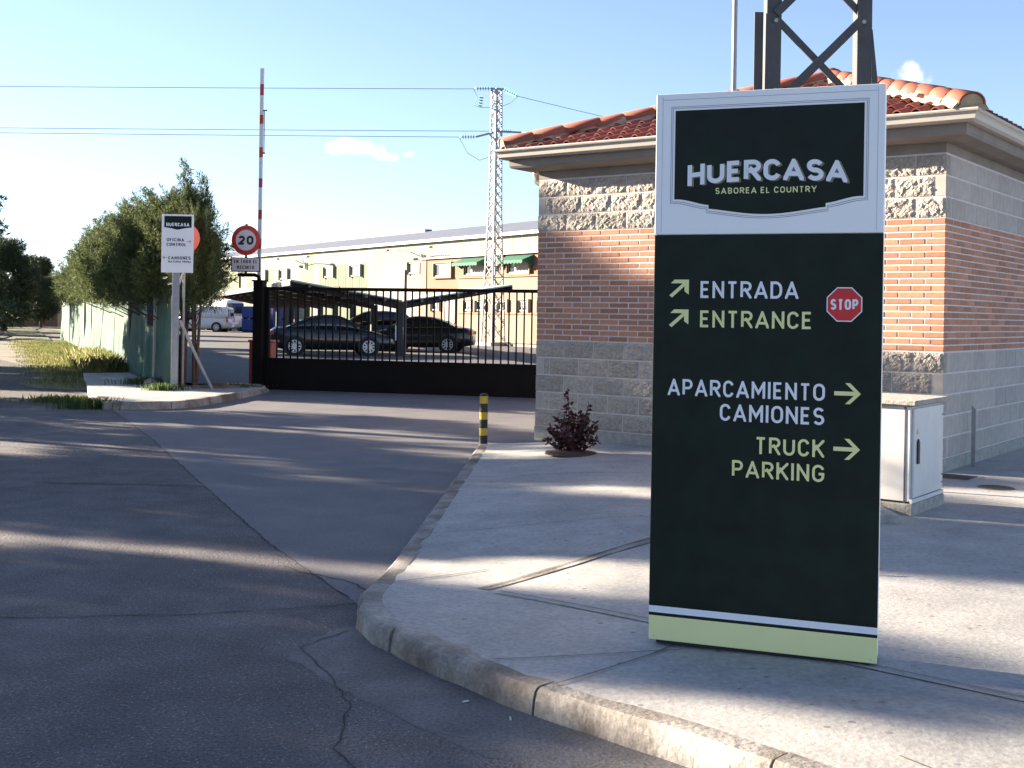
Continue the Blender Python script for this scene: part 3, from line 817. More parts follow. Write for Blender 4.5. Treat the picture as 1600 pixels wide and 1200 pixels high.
# eaves: concrete cornice, gutter swept round the four sides
def sweep_rect(prof, name, m, parent, smooth=False):
    """prof: (outward offset, z) closed polygon, swept round the plan rectangle with mitred corners"""
    n = len(prof); mb = MB(); vs = []
    for cxs, cys in ((0, 0), (1, 0), (1, 1), (0, 1)):
        for o_, z in prof:
            vs.append(((-o_ if cxs == 0 else GL_+o_), (-o_ if cys == 0 else GW_+o_), z))
    fs = []
    for c in range(4):
        for i in range(n):
            fs.append((c*n+i, c*n+(i+1) % n, ((c+1) % 4)*n+(i+1) % n, ((c+1) % 4)*n+i))
    return mb.add(vs, fs).build(name, m, parent, smooth=smooth)
OV = 0.30
sweep_rect([(-0.05, ZT-0.002), (0.10, ZT-0.002), (0.235, ZT+0.025), (0.25, ZT+0.05), (0.25, ZT+0.15), (-0.05, ZT+0.15)], 'cornice', M['cornice'], house)
gz = ZT+0.125
sweep_rect([(0.253, gz), (0.315, gz), (0.345, gz+0.02), (0.352, gz+0.055), (0.362, gz+0.075), (0.378, gz+0.085), (0.384, gz+0.10), (0.378, gz+0.112), (0.366, gz+0.106), (0.33, gz+0.05), (0.30, gz+0.03), (0.253, gz+0.03)], 'gutter', M['gutter'], house)
mb = MB(); mb.tube([(-0.30, 0.35, gz), (-0.30, 0.35, gz-0.12), (-0.27, 0.35, gz-0.19), (-0.10, 0.35, gz-0.28), (-0.055, 0.35, gz-0.34), (-0.055, 0.35, 0.05)], 0.042, 10); mb.build('downpipe', M['gutter'], house, smooth=True)

# hip roof
EZ = ZT+0.20                                              # underside of the tiles at the eave
AX, AY, AZ = GL_/2, GW_/2, 4.36
e0, e1_ = -OV, OV
corn = [(-OV, -OV, EZ), (GL_+OV, -OV, EZ), (GL_+OV, GW_+OV, EZ), (-OV, GW_+OV, EZ)]
mb = MB(); mb.add(corn+[(AX, AY, AZ)], [(0, 1, 4), (1, 2, 4), (2, 3, 4), (3, 0, 4), (3, 2, 1, 0)]); roof = mb.build('roof', M['soil'], house)
TW, TL, TE = 0.172, 0.42, 0.36
def tile_mesh():
    n = 10; vs = []; fs = []
    def prof(t):                                          # broad roll with a shallow pan beside it
        return 0.052*max(0.0, math.sin(math.pi*min(t/0.62, 1)))**0.8 - 0.008*math.sin(math.pi*max(0, (t-0.62)/0.38))
    for v, lift, sc in ((0.0, 0.030, 1.0), (TL, 0.004, 0.92)):
        for th in (0, 0.014):
            for i in range(n+1):
                t = i/n; vs.append(((t-0.5)*TW*1.06, v, lift+prof(t)*sc-th))
    for i in range(n):
        a = i; fs.append((a, a+1, 2*(n+1)+a+1, 2*(n+1)+a))              # top
        fs.append((n+1+a, n+1+a+1, a+1, a))                              # front lip
    me = bpy.data.meshes.new('roof_tile'); me.from_pydata(vs, [], fs); me.materials.append(M['tile'])
    for p in me.polygons: p.use_smooth = False
    me.update(); return me
TM = tile_mesh()
def slope(a, b, individual):
    """tiles on the slope whose eave runs from corner a to corner b"""
    A_, B_, T_ = Vector(corn[a]), Vector(corn[b]), Vector((AX, AY, AZ))
    ex = (B_-A_).normalized(); mid = (A_+B_)/2
    foot = A_+ex*((T_-A_).dot(ex)); up = (T_-foot); SL = up.length; up.normalize(); nn = ex.cross(up)
    W_ = (B_-A_).length; ap = (T_-A_).dot(ex)
    rot = Matrix((ex, up, nn)).transposed().to_euler()
    rest = []; nrow = int(SL/TE)+1; ncol = int(W_/TW)
    for r in range(nrow):
        d = r*TE-0.05
        lo = ap*max(d+0.2, 0)/SL; hi = W_-(W_-ap)*max(d+0.2, 0)/SL
        for c in range(ncol):
            x = (c+0.5)*W_/ncol
            if lo-0.03 < x < hi+0.03:
                p = A_+ex*x+up*d+nn*(0.012+random.uniform(-.003, .003))
                rr = (rot[0]+random.uniform(-.006, .006), rot[1], rot[2]+random.uniform(-.012, .012))
                if individual: inst('roof_tile', TM, roof, p, rr)
                else: rest.append(Matrix.Translation(p) @ rot.to_matrix().to_4x4())
    if rest:
        mb = MB()
        for mm in rest: mb.add([mm @ v.co for v in TM.vertices], [tuple(p.vertices) for p in TM.polygons])
        me = bpy.data.meshes.new('farther_tiles'); me.from_pydata(mb.v, [], mb.f); me.materials.append(M['tile'])
        o = link(bpy.data.objects.new('farther_tiles', me), roof); o['kind'] = 'stuff'
slope(0, 1, True); slope(1, 2, True); slope(2, 3, False); slope(3, 0, False)
def ridge_mesh():
    n = 10; vs = []; fs = []; rad = 0.125
    for v, r_ in ((0.0, rad), (0.46, rad*0.86)):
        for th in (0, 0.016):
            for i in range(n+1):
                t = math.pi*i/n; vs.append((-(r_-th)*math.cos(t), v, (r_-th)*math.sin(t)*0.92))
    q = n+1
    for i in range(n):
        fs += [(i, i+1, 2*q+i+1, 2*q+i), (q+i, q+i+1, i+1, i), (q+i, 3*q+i, 3*q+i+1, q+i+1)]
    me = bpy.data.meshes.new('ridge_tile'); me.from_pydata(vs, [], fs); me.materials.append(M['ridge'])
    for p in me.polygons: p.use_smooth = True
    me.update(); return me
RM = ridge_mesh()
for k in range(4):
    A_, T_ = Vector(corn[k]), Vector((AX, AY, AZ))
    d = (T_-A_); L_ = d.length; d.normalize()
    side = d.cross(Vector((0, 0, 1))).normalized(); nn = side.cross(d)
    rot = Matrix((side, d, nn)).transposed().to_euler()
    mb = MB(); a, b = A_+d*0.02+nn*0.02, T_+nn*0.02
    # mortar bed under the ridge tiles, ragged along its edges
    vs = []; n = 24
    for i in range(n+1):
        p = a+(b-a)*(i/n); wv = (0.155 if k == 1 else 0.11)+random.uniform(-.02, .025)
        vs += [tuple(p-side*wv+nn*0.01), tuple(p-side*0.10+nn*0.105), tuple(p+side*0.10+nn*0.105), tuple(p+side*wv+nn*0.01)]
    fs = []
    for i in range(n):
        for j in range(3): fs.append((4*i+j, 4*i+j+1, 4*i+j+5, 4*i+j+4))
    fs.append((0, 1, 2, 3)); mb.add(vs, fs).build('ridge_mortar', M['cream_mortar'], roof)
    cnt = int(L_/0.385)
    for i in range(cnt):
        p = a+d*(i*0.385-0.02)+nn*(0.055+random.uniform(-.004, .004))
        inst('ridge_tile', RM, roof, p, (rot[0]+0.03, rot[1], rot[2]+random.uniform(-.02, .02)))
    # closing end of the lowest ridge tile
    mb = MB(); c0 = a-d*0.012+nn*0.05; pts = [c0-side*0.105*math.cos(math.pi*i/10)+nn*0.10*math.sin(math.pi*i/10) for i in range(11)]
    mb.add([tuple(p) for p in pts]+[tuple(c0+side*0.14-nn*0.05), tuple(c0-side*0.14-nn*0.05)], [tuple(range(13))]); mb.build('ridge_end', M['cream_mortar'], roof)
mb = MB(); mb.lathe([(0.16, -0.02), (0.15, 0.06), (0.10, 0.12), (0.03, 0.15)], 14, (AX, AY, AZ+0.06)); mb.build('ridge_cap', M['tile'], roof, smooth=True)

# ------------------------------------------------------------------ things around the gatehouse
ARZ = -math.atan2(0.6, 0.8)                                # the gatehouse's own direction
# utility cabinet: local x along the hidden front (towards lower right), local y along the door side
cab = thing('utility_cabinet', 'white metal utility cabinet on a rough concrete base beside the gatehouse', 'cabinet', (2.91, 8.575, 0.139), ARZ)
CW, CD, CHH = 0.50, 0.72, 0.80                              # width (behind the sign), door side, height
mb = MB(); mb.box(-CW-0.015, -0.015, -0.03, 0.015, CD+0.015, 0.085); mb.build('concrete_base', M['cab_concrete'], cab, bevel=0.008)
mb = MB(); mb.box(-CW, 0.0, 0.10, -0.012, CD, 0.79); mb.build('body', M['cabinet'], cab, bevel=0.004)
mb = MB(); mb.box(-CW+0.01, 0.01, 0.086, -0.022, CD-0.01, 0.10); mb.build('foot_gap', M['black_plastic'], cab)
mb = MB(); mb.box(-0.011, 0.03, 0.125, 0.008, CD-0.012, 0.775); door = mb.build('door', M['cabinet'], cab, bevel=0.004)
mb = MB(); mb.box(-0.010, -0.003, 0.088, 0.012, CD+0.003, 0.118); mb.build('sill', M['cabinet'], cab, bevel=0.003)
mb = MB(); mb.box(-0.055, -0.004, 0.09, -0.045, 0.0, 0.79); mb.build('edge_seam', M['joint'], cab)
mb = MB(); mb.box(-CW-0.035, -0.035, 0.80, 0.035, CD+0.035, 0.835).box(-CW-0.01, -0.01, 0.788, 0.012, CD+0.01, 0.80); mb.build('lid', M['cab_concrete'], cab, bevel=0.006)
mb = MB(); mb.prism([(-0.02, -0.09), (0.02, -0.09), (0.02, 0.065), (0.0, 0.09), (-0.02, 0.07)], -0.012, 0.0); mb.build('handle', M['black_plastic'], door, loc=(0.0085, 0.105, 0.46), rot=(0, 0, math.pi/2))
mb = MB(); mb.add([(0.0095, 0.075, 0.585), (0.0095, 0.125, 0.585), (0.0095, 0.10, 0.63)], [(0, 1, 2)]); flat(mb, 'warning_triangle', M['yellow'], door)
for z in (0.18, 0.24, 0.70):
    mb = MB(); mb.lathe([(0.008, 0.0), (0.006, 0.006)], 8, (0.0085, CD-0.04, z), 'x'); mb.build('rivet', M['galv'], door)

# striped bollard
bol = thing('bollard', 'black and yellow striped bollard at the end of the kerb', 'bollard', (-0.31, 13.72, 0.05))
z = 0.0
for i, hh in enumerate([0.10, 0.085, 0.10, 0.085, 0.10, 0.085]):
    mb = MB(); mb.lathe([(0.048, z), (0.048, z+hh)], 18); mb.build('band', M['bollard_black' if i % 2 == 0 else 'yellow'], bol, smooth=False); z += hh
mb = MB(); mb.lathe([(0.049, z), (0.048, z+0.012), (0.036, z+0.026), (0.012, z+0.034)], 18); mb.build('cap', M['bollard_black'], bol)

# leaf helper: flat diamond leaves at points with directions
def leaves(P, D, length, width, rng, droop=0.0):
    n = len(P); D = D/np.linalg.norm(D, axis=1, keepdims=True)
    r = rng.normal(size=(n, 3)); S = np.cross(D, r); S /= np.linalg.norm(S, axis=1, keepdims=True)+1e-9
    L_ = (length*rng.uniform(0.6, 1.2, n))[:, None]; W_ = (width*rng.uniform(0.7, 1.2, n))[:, None]
    V = np.stack([P, P+D*L_*0.45+S*W_/2, P+D*L_, P+D*L_*0.45-S*W_/2], 1).reshape(-1, 3)
    F = np.arange(4*n).reshape(n, 4)
    return V, F
# dark red shrub in a round soil pit
shrub = thing('red_shrub', 'small dark red leafy shrub growing in a round pit by the block wall', 'shrub', (0.63, 12.25, 0.12))
mb = MB(); mb.lathe([(0.30, 0.002), (0.29, 0.025), (0.12, 0.04), (0.01, 0.05)], 24); mb.build('soil_pit', M['soil'], shrub)
rg = np.random.default_rng(5); stems = MB(); PP, DD = [], []
tips = [(-0.04, 0.0, 0.70), (0.20, 0.02, 0.57), (0.12, -0.08, 0.40), (-0.15, 0.03, 0.42), (-0.24, -0.02, 0.30), (0.27, 0.03, 0.34), (0.05, 0.12, 0.44), (-0.08, -0.12, 0.36), (0.22, -0.09, 0.26), (-0.2, 0.1, 0.26), (0.0, -0.16, 0.24),
        (-0.29, -0.04, 0.17), (0.30, -0.03, 0.17), (0.13, 0.16, 0.3), (-0.12, 0.15, 0.3), (0.18, 0.1, 0.42), (-0.06, 0.05, 0.5), (0.08, 0.02, 0.46)]
for t in tips:
    b0 = Vector((t[0]*0.15, t[1]*0.15, 0.02)); tv = Vector(t); mid = b0.lerp(tv, 0.5)+Vector((t[0]*0.25, t[1]*0.25, -0.02))
    path = [(1-u)**2*b0+2*u*(1-u)*mid+u*u*tv for u in np.linspace(0, 1, 7)]
    stems.tube(path, [0.009-0.001*k for k in range(7)], 5)
    for k in range(int(18+60*tv.length)):
        u = rg.uniform(0.18, 1.0); p = np.array((1-u)**2*b0+2*u*(1-u)*mid+u*u*tv)
        PP.append(p+rg.normal(size=3)*0.008); d = rg.normal(size=3); d[2] = d[2]*0.5+0.15; DD.append(d)
stems.build('stems', M['red_stem'], shrub)
V, F = leaves(np.array(PP), np.array(DD), 0.075, 0.042, rg)
link(bpy.data.objects.new('foliage', np_mesh('foliage', V, F, M['red_leaf'])), shrub)

shrub.scale = (0.9, 0.9, 0.96)
# steel lattice mast between the totem sign and the gatehouse
mast = thing('lattice_mast', 'dark steel lattice mast with crossed braces rising behind the totem sign', 'mast', (2.175, 8.5, 0.14))
MH = 9.0; hw = 0.335
mb = MB(); mb.box(-0.55, -0.25, -0.02, 0.55, 0.55, 0.06); mb.build('footing', M['cab_concrete'], mast, bevel=0.01)
def taper(z): return hw*(1-0.028*z/3.5)
for sx in (-1, 1):
    m1 = MB()
    m1.add([(sx*hw-0.055, 0, 0), (sx*hw+0.055, 0, 0), (sx*hw+0.055, 0.012, 0), (sx*hw-0.055, 0.012, 0)] +
           [(sx*taper(MH)-0.05, 0, MH), (sx*taper(MH)+0.05, 0, MH), (sx*taper(MH)+0.05, 0.012, MH), (sx*taper(MH)-0.05, 0.012, MH)],
           [(0, 1, 5, 4), (1, 2, 6, 5), (2, 3, 7, 6), (3, 0, 4, 7), (4, 5, 6, 7), (3, 2, 1, 0)])
    m1.bar((sx*hw-0.049, 0.065, 0), (sx*taper(MH)-0.044, 0.065, MH), 0.012, 0.104, (0, 1, 0))
    m1.build('leg', M['mast'], mast, bevel=0.002)
mb = MB(); mb.box(-hw-0.125, 0.03, 1.2, -hw-0.062, 0.042, 3.62); mb.build('splice_plate', M['mast'], mast)
mb = MB(); mb.add([(hw+0.05, -0.006, 2.4), (hw+0.12, -0.006, 2.4), (hw+0.085, -0.006, 3.15), (hw+0.045, -0.006, 3.5), (hw+0.05, 0.006, 2.4), (hw+0.12, 0.006, 2.4), (hw+0.085, 0.006, 3.15), (hw+0.045, 0.006, 3.5)],
                [(0, 1, 2, 3), (7, 6, 5, 4), (0, 4, 5, 1), (1, 5, 6, 2), (2, 6, 7, 3), (3, 7, 4, 0)]); mb.build('gusset', M['mast'], mast)
zc = 0.62
while zc < MH-0.7:
    a = 0.32
    mb = MB(); mb.bar((-hw+0.02, -0.012, zc-a), (hw-0.02, -0.012, zc+a), 0.012, 0.062, (0, 0, 1)); mb.build('brace', M['mast'], mast)
    mb = MB(); mb.bar((-hw+0.02, 0.02, zc+a), (hw-0.02, 0.02, zc-a), 0.012, 0.05, (0, 0, 1)); mb.build('brace', M['mast'], mast)
    zc += 0.66
for sx in (-1, 1):
    for z in (3.05, 3.55):
        mb = MB(); mb.lathe([(0.016, -0.02), (0.016, -0.003)], 6, (sx*(hw-0.02), 0, z), 'y'); mb.build('bolt', M['galv'], mast)

pole = thing('steel_pole', 'thin galvanised steel pole rising behind the left side of the totem sign', 'pole', (1.935, 10.5, 0.14))
mb = MB(); mb.tube([(0, 0, 0), (0, 0, 7.5)], [0.024, 0.022], 12); mb.build('shaft', M['galv'], pole, smooth=True)
mb = MB(); mb.box(-0.07, -0.07, -0.02, 0.07, 0.07, 0.012); mb.build('base_plate', M['galv'], pole)

spost = thing('steel_stake', 'narrow grey steel stake standing against the shaded side wall', 'post', (4.52, 11.55, 0.139), ARZ)
mb = MB(); mb.prism([(-0.02, -0.02), (0.02, -0.02), (0.02, 0.56), (-0.02, 0.60)], -0.006, 0.006); mb.build('blade', M['galv'], spost)
mb = MB(); mb.box(-0.012, 0.006, -0.02, 0.012, 0.02, 0.56); mb.build('rib', M['mast'], spost)
for i, (x, y, r_, lab) in enumerate([(4.15, 10.1, 0.15, 'round cast iron manhole cover in the pavement right of the cabinet')]):
    mh = thing('manhole_cover', lab, 'manhole', (x, y, 0.139))
    mb = MB(); mb.lathe([(r_, 0.0), (r_, 0.005), (r_-0.02, 0.006)], 28); mb.build('rim', M['joint'], mh)
    mb = MB(); mb.lathe([(r_-0.025, 0.002), (r_-0.025, 0.009), (r_*0.3, 0.011)], 28); mb.build('lid', M['iron'], mh)
mh = thing('access_cover', 'square metal access cover beside the base of the side wall', 'manhole', (4.02, 10.75, 0.139), ARZ)
mb = MB(); mb.box(-0.22, -0.2, -0.01, 0.22, 0.2, 0.006); mb.build('frame', M['cab_concrete'], mh)
mb = MB(); mb.box(-0.18, -0.16, 0.0, 0.18, 0.16, 0.009); mb.build('lid', M['iron'], mh)

# ------------------------------------------------------------------ sliding gate
GA, GB = Vector((-4.93, 23.48)), Vector((2.3, 21.70))
gl = (GB-GA).length; grz = math.atan2(GB.y-GA.y, GB.x-GA.x)
gate = thing('sliding_gate', 'long black steel sliding gate with upright bars over a solid lower panel', 'gate', (GA.x, GA.y, 0.0), grz)
GH = 2.03
mb = MB(); mb.box(0.12, -0.02, 0.045, gl, 0.02, 0.56); mb.build('lower_panel', M['gate'], gate, bevel=0.004)
mb = MB(); mb.box(0.10, -0.035, 0.56, gl, 0.035, 0.625); mb.build('middle_rail', M['gate'], gate, bevel=0.004)
mb = MB(); mb.box(0.10, -0.035, GH-0.065, gl, 0.035, GH); mb.build('top_rail', M['gate'], gate, bevel=0.004)
mb = MB(); mb.box(0.10, -0.03, 0.0, gl, 0.03, 0.045); mb.build('bottom_rail', M['gate'], gate)
barm = MB().box(-0.013, -0.013, 0.62, 0.013, 0.013, GH-0.06).mesh('bar', M['gate'])
x = 0.30
while x < gl-0.05:
    inst('bar', barm, gate, (x, 0, 0)); x += 0.1475
mb = MB(); mb.box(0.07, -0.04, 0.0, 0.14, 0.04, GH); mb.build('end_stile', M['gate'], gate, bevel=0.004)
gpost = thing('gate_post', 'thick black steel gate post at the left end of the gate', 'post', (GA.x-0.03, GA.y-0.10, 0), grz)
mb = MB(); mb.box(-0.13, -0.09, 0, 0.07, 0.11, 2.13); mb.build('shaft', M['gate'], gpost, bevel=0.006)
mb = MB(); mb.box(-0.15, -0.11, 2.13, 0.09, 0.13, 2.16); mb.build('cap', M['gate'], gpost)
mb = MB(); mb.tube([(-0.03, 0.0, 2.15), (-0.05, 0.0, 2.22), (-0.14, 0.0, 2.26), (-0.5, 0.0, 2.26)], 0.035, 8); mb.tube([(-0.46, 0, 2.0), (-0.46, 0, 2.28)], 0.02, 6); mb.build('bracket', M['gate'], gpost)

spd = thing('speed_limit_sign', 'round 20 speed limit sign with a small text plate on the gate post', 'road sign', (-5.27, 23.35, 2.24), grz*0.4)
mb = MB(); mb.tube([(0, 0.025, 0.02), (0, 0.025, 1.02)], 0.025, 8); mb.build('post', M['gate'], spd)
mb = MB(); mb.lathe([(0.29, 0.0), (0.295, 0.008), (0.29, 0.016)], 40, (0, 0, 0.70), 'y'); disc = mb.build('disc', M['sign_red'], spd)
ci = lambda r_, n=40: [(r_*math.cos(2*math.pi*i/n), 0.70+r_*math.sin(2*math.pi*i/n)) for i in range(n)]
mb = MB(); plate(mb, ci(0.205), -0.002); flat(mb, 'white_field', M['sign_grey'], disc)
for dg, xa in (('2', -0.155), ('0', 0.015)):
    mb = MB(); text(mb, dg, xa, xa+0.14, 0.61, 0.79, -0.004, wt=0.25, gap=0.2); flat(mb, 'digit', M['ink_black'], disc)
mb = MB(); mb.box(-0.295, 0.0, 0.075, 0.295, 0.012, 0.365); pl = mb.build('text_plate', M['ink_black'], spd, bevel=0.002)
mb = MB(); plate(mb, [(-0.275, 0.095), (0.275, 0.095), (0.275, 0.345), (-0.275, 0.345)], -0.0015); flat(mb, 'plate_field', M['sign_grey'], pl)
mb = MB(); text(mb, 'EN TODO EL', -0.235, 0.235, 0.245, 0.315, -0.003, wt=0.22, gap=0.25, space=0.5); flat(mb, 'lettering', M['ink_black'], pl)
mb = MB(); text(mb, 'RECINTO', -0.17, 0.17, 0.13, 0.20, -0.003, wt=0.22, gap=0.25); flat(mb, 'lettering', M['ink_black'], pl)

# barrier with its arm raised
bar_ = thing('barrier', 'raised red and white striped barrier arm on an orange red housing', 'barrier', (-5.17, 24.15, 0.0), grz)
mb = MB(); mb.box(-0.12, -0.16, 0, 0.36, 0.18, 0.92); mb.build('housing', M['barrier_box'], bar_, bevel=0.015)
mb = MB(); mb.box(-0.14, -0.18, 0.92, 0.38, 0.20, 0.96); mb.build('housing_lid', M['barrier_box'], bar_, bevel=0.01)
z = 0.85; i = 0
for hh, c in [(1.2, 'white_paint'), (0.26, 'barrier_red'), (0.62, 'white_paint'), (0.22, 'barrier_red'), (0.42, 'white_paint'), (0.2, 'barrier_red'), (0.48, 'white_paint'), (0.2, 'barrier_red'),
              (0.45, 'white_paint'), (0.22, 'barrier_red'), (0.50, 'white_paint'), (0.20, 'barrier_red'), (0.42, 'white_paint'), (0.24, 'barrier_red'), (0.34, 'white_paint')]:
    mb = MB(); hh *= 0.945; mb.box(-0.025, -0.04, z, 0.045, 0.0, z+hh); mb.build('arm_band', M[c], bar_); z += hh
mb = MB(); mb.box(0.045, -0.03, 5.62, 0.13, -0.015, 5.645); mb.tube([(0.07, -0.022, 5.62), (0.075, -0.022, 4.78)], 0.009, 6); mb.lathe([(0.022, 4.75), (0.022, 4.78)], 8, (0.075, -0.022, 0)); mb.build('drop_rod', M['mast'], bar_)

# ------------------------------------------------------------------ left side: pavement, fence, signs
LP_ = [(-6.12, 18.24), (-5.62, 18.36), (-5.08, 18.80), (-4.86, 20.3), (-4.70, 22.7), (-4.98, 23.4), (-5.4, 23.6), (-6.3, 21.6), (-8.6, 26.7), (-9.5, 26.3), (-8.2, 22.9), (-7.2, 20.2)]
mb = MB(); n = len(LP_); mb.add([(x, y, -0.04) for x, y in LP_]+[(x, y, 0.11) for x, y in LP_], [tuple(range(n, 2*n)), tuple(range(n))[::-1]]+[(i, (i+1) % n, (i+1) % n+n, i+n) for i in range(n)])
lw = mb.build('left_pavement', M['sidewalk']); lw['kind'] = 'structure'
kerb_run([(-6.25, 18.12), (-5.6, 18.22), (-5.15, 18.55), (-5.0, 18.9), (-4.86, 19.8), (-4.78, 20.4), (-4.66, 21.6), (-4.62, 22.7), (-4.75, 23.2)], lambda y: 0.125 if y < 21 else max(0.05, 0.125-0.04*(y-21)), lw, flip=-1)
F0, F1 = Vector((-6.04, 21.4)), Vector((-22.0, 58.0))
fd = (F1-F0).normalized(); fL = (F1-F0).length; fn = Vector((-fd.y, fd.x))       # fn: towards the track
frz = math.atan2(fd.y, fd.x)
fence = thing('netting_fence', 'long fence hung with faded green shade netting below the cypress row', 'fence', (F0.x, F0.y, 0.0), frz)
FH = 1.86
def net_panel(x0, x1, seed, sag=0.05):
    rr = np.random.default_rng(seed); nx = max(4, int((x1-x0)/0.07)); nz = 14; vs = []; fs = []
    ph = rr.random(6)*6.28
    for i in range(nx+1):
        x = x0+(x1-x0)*i/nx
        fold = 0.030*math.sin(3.1*x+ph[0])+0.022*math.sin(7.3*x+ph[1])+0.012*math.sin(17*x+ph[2])
        edge = 0.6*abs(2*i/nx-1)
        for k in range(nz+1):
            t = k/nz
            top = FH-sag*math.sin(math.pi*i/nx)+0.02*math.sin(9*x+ph[3])
            z = 0.05+0.04*math.sin(4*x+ph[4])+(top-0.09)*t
            y = 0.05+(fold*(1.2-t)+0.02*math.sin(5*t+2*x+ph[5]))*(1-edge*0.5)+0.05*(1-t)**2
            vs.append((x, y, z))
    for i in range(nx):
        for k in range(nz):
            a = i*(nz+1)+k; fs.append((a, a+1, a+nz+2, a+nz+1))
    mb = MB(); mb.add(vs, fs)
    return mb
xs = [0.06, 1.05, 2.45, 4.1, 5.9, 7.7, 9.6, 11.6, 13.6, 15.7, 17.9, 20.2, 23, 26, 29, 32, 36, fL]
for i in range(len(xs)-1):
    net_panel(xs[i]+0.015, xs[i+1]-0.012, 100+i).build('net_panel', M['net'], fence, smooth=True)
for i, x in enumerate(xs[1:], 1):
    if i in (2, 12, 15):
        mb = MB(); mb.box(x-0.07, 0.0, 0, x+0.07, 0.13, FH+0.18); mb.build('concrete_post', M['post'], fence, bevel=0.006)
    else:
        mb = MB(); mb.tube([(x, 0, 0), (x, 0, FH+0.08)], 0.024, 8); mb.build('post', M['galv'], fence)
for h_, o_ in ((FH+0.05, 0.03), (FH+0.16, 0.11), (FH+0.27, 0.19)):
    mb = MB(); mb.tube([(x, o_, h_-0.02*math.sin(x*1.3)) for x in np.linspace(-0.05, 14, 30)], 0.006, 4)
    for x in np.arange(0.1, 14, 0.16):
        mb.bar((x-0.015, o_, h_-0.02), (x+0.015, o_+0.01, h_+0.02), 0.004, 0.004)
    mb.build('barbed_wire', M['mast'], fence)
epost = thing('fence_end_post', 'grey steel end post with a slanted barbed wire arm closing the green fence', 'post', (F0.x+0.02, F0.y-0.05, 0.0), 0)
mb = MB(); mb.box(-0.10, -0.03, 0, -0.03, 0.05, FH+0.02); mb.build('shaft', M['galv'], epost, bevel=0.004)
mb = MB(); mb.bar((-0.07, 0.01, FH), (0.08, 0.0, FH+0.33), 0.05, 0.05); mb.build('slanted_arm', M['galv'], epost)
mb = MB(); mb.tube([(0.02, 0.06, 1.35), (0.32, 0.25, 0.6), (0.55, 0.4, 0.06)], 0.03, 8); mb.build('raking_strut', M['galv'], epost)
# direction board on its own steel post
ds = thing('direction_sign', 'white direction board with dark emblem on a grey steel post by the hedge', 'sign', (-6.10, 21.15, 0.11), R(2))
mb = MB(); mb.box(0.02, 0.0, 0, 0.14, 0.06, 2.9); mb.build('post', M['galv'], ds, bevel=0.005)
BW, BH, BZ = 0.56, 1.04, 2.10
mb = MB(); mb.box(-0.17, -0.03, BZ, -0.17+BW, -0.005, BZ+BH); bd = mb.build('board', M['sign_white'], ds, bevel=0.003)
def bx(u): return -0.17+u*BW
def bz(v): return BZ+v*BH
mb = MB(); pts = [(bx(.08), bz(.97)), (bx(.08), bz(.775)), (bx(.25), bz(.765)), (bx(.5), bz(.735)), (bx(.75), bz(.765)), (bx(.94), bz(.775)), (bx(.94), bz(.97))]
plate(mb, pts, -0.032); e_ = flat(mb, 'emblem', M['sign_black'], bd)
mb = MB(); text(mb, 'HUERCASA', bx(.14), bx(.87), bz(.795), bz(.855), -0.0335, wt=0.25, gap=0.15); flat(mb, 'lettering', M['ink_white'], e_)
for s_, a, b, c, d in [('OFICINA', .16, .70, .535, .59), ('CONTROL', .16, .78, .455, .51), ('CAMIONES', .22, .92, .225, .28), ('MATERIA PRIMA', .22, .93, .17, .205)]:
    mb = MB(); text(mb, s_, bx(a), bx(b), bz(c), bz(d), -0.032, wt=0.22, gap=0.2, space=0.4); flat(mb, 'lettering', M['ink_black'], bd)
mb = MB(); arrow_right(mb, bx(.80), bx(.94), bz(.535), 0.026, 0.012, -0.032); flat(mb, 'arrow', M['ink_orange'], bd)
mb = MB(); arrow_right(mb, 0, 0.08, bz(.255), 0.026, 0.012, -0.032); mb.v = [(bx(.18)-x, y, z) for x, y, z in mb.v]; mb.f = [f[::-1] for f in mb.f]; flat(mb, 'arrow', M['ink_orange'], bd)
rs = thing('round_red_sign', 'round red road sign half hidden behind the white direction board', 'road sign', (-6.03, 21.70, 0.1), R(3))
mb = MB(); mb.lathe([(0.28, 0.0), (0.285, 0.008), (0.28, 0.016)], 36, (0, 0, 2.76), 'y'); mb.build('disc', mat('faded_red', (0.55, 0.10, 0.075), 0.45, var=0.06), rs)
mb = MB(); mb.tube([(0, 0.04, 0), (0, 0.04, 2.95)], 0.025, 8); mb.build('post', M['galv'], rs)
mb = MB(); mb.box(-0.05, 0.015, 2.6, 0.05, 0.05, 2.63); mb.build('clamp', M['galv'], rs)
bxm = thing('blue_box', 'small blue mailbox hanging on the green netting fence', 'box', (F0.x+fd.x*2.75+fn.x*0.17, F0.y+fd.y*2.75+fn.y*0.17, 1.22), frz)
mb = MB(); mb.box(-0.09, -0.06, 0, 0.09, 0.06, 0.28); mb.build('case', M['mast'], bxm, bevel=0.01)
mb = MB(); mb.box(-0.1, -0.07, 0.28, 0.1, 0.07, 0.42); mb.build('hood', M['blue'], bxm, bevel=0.01)

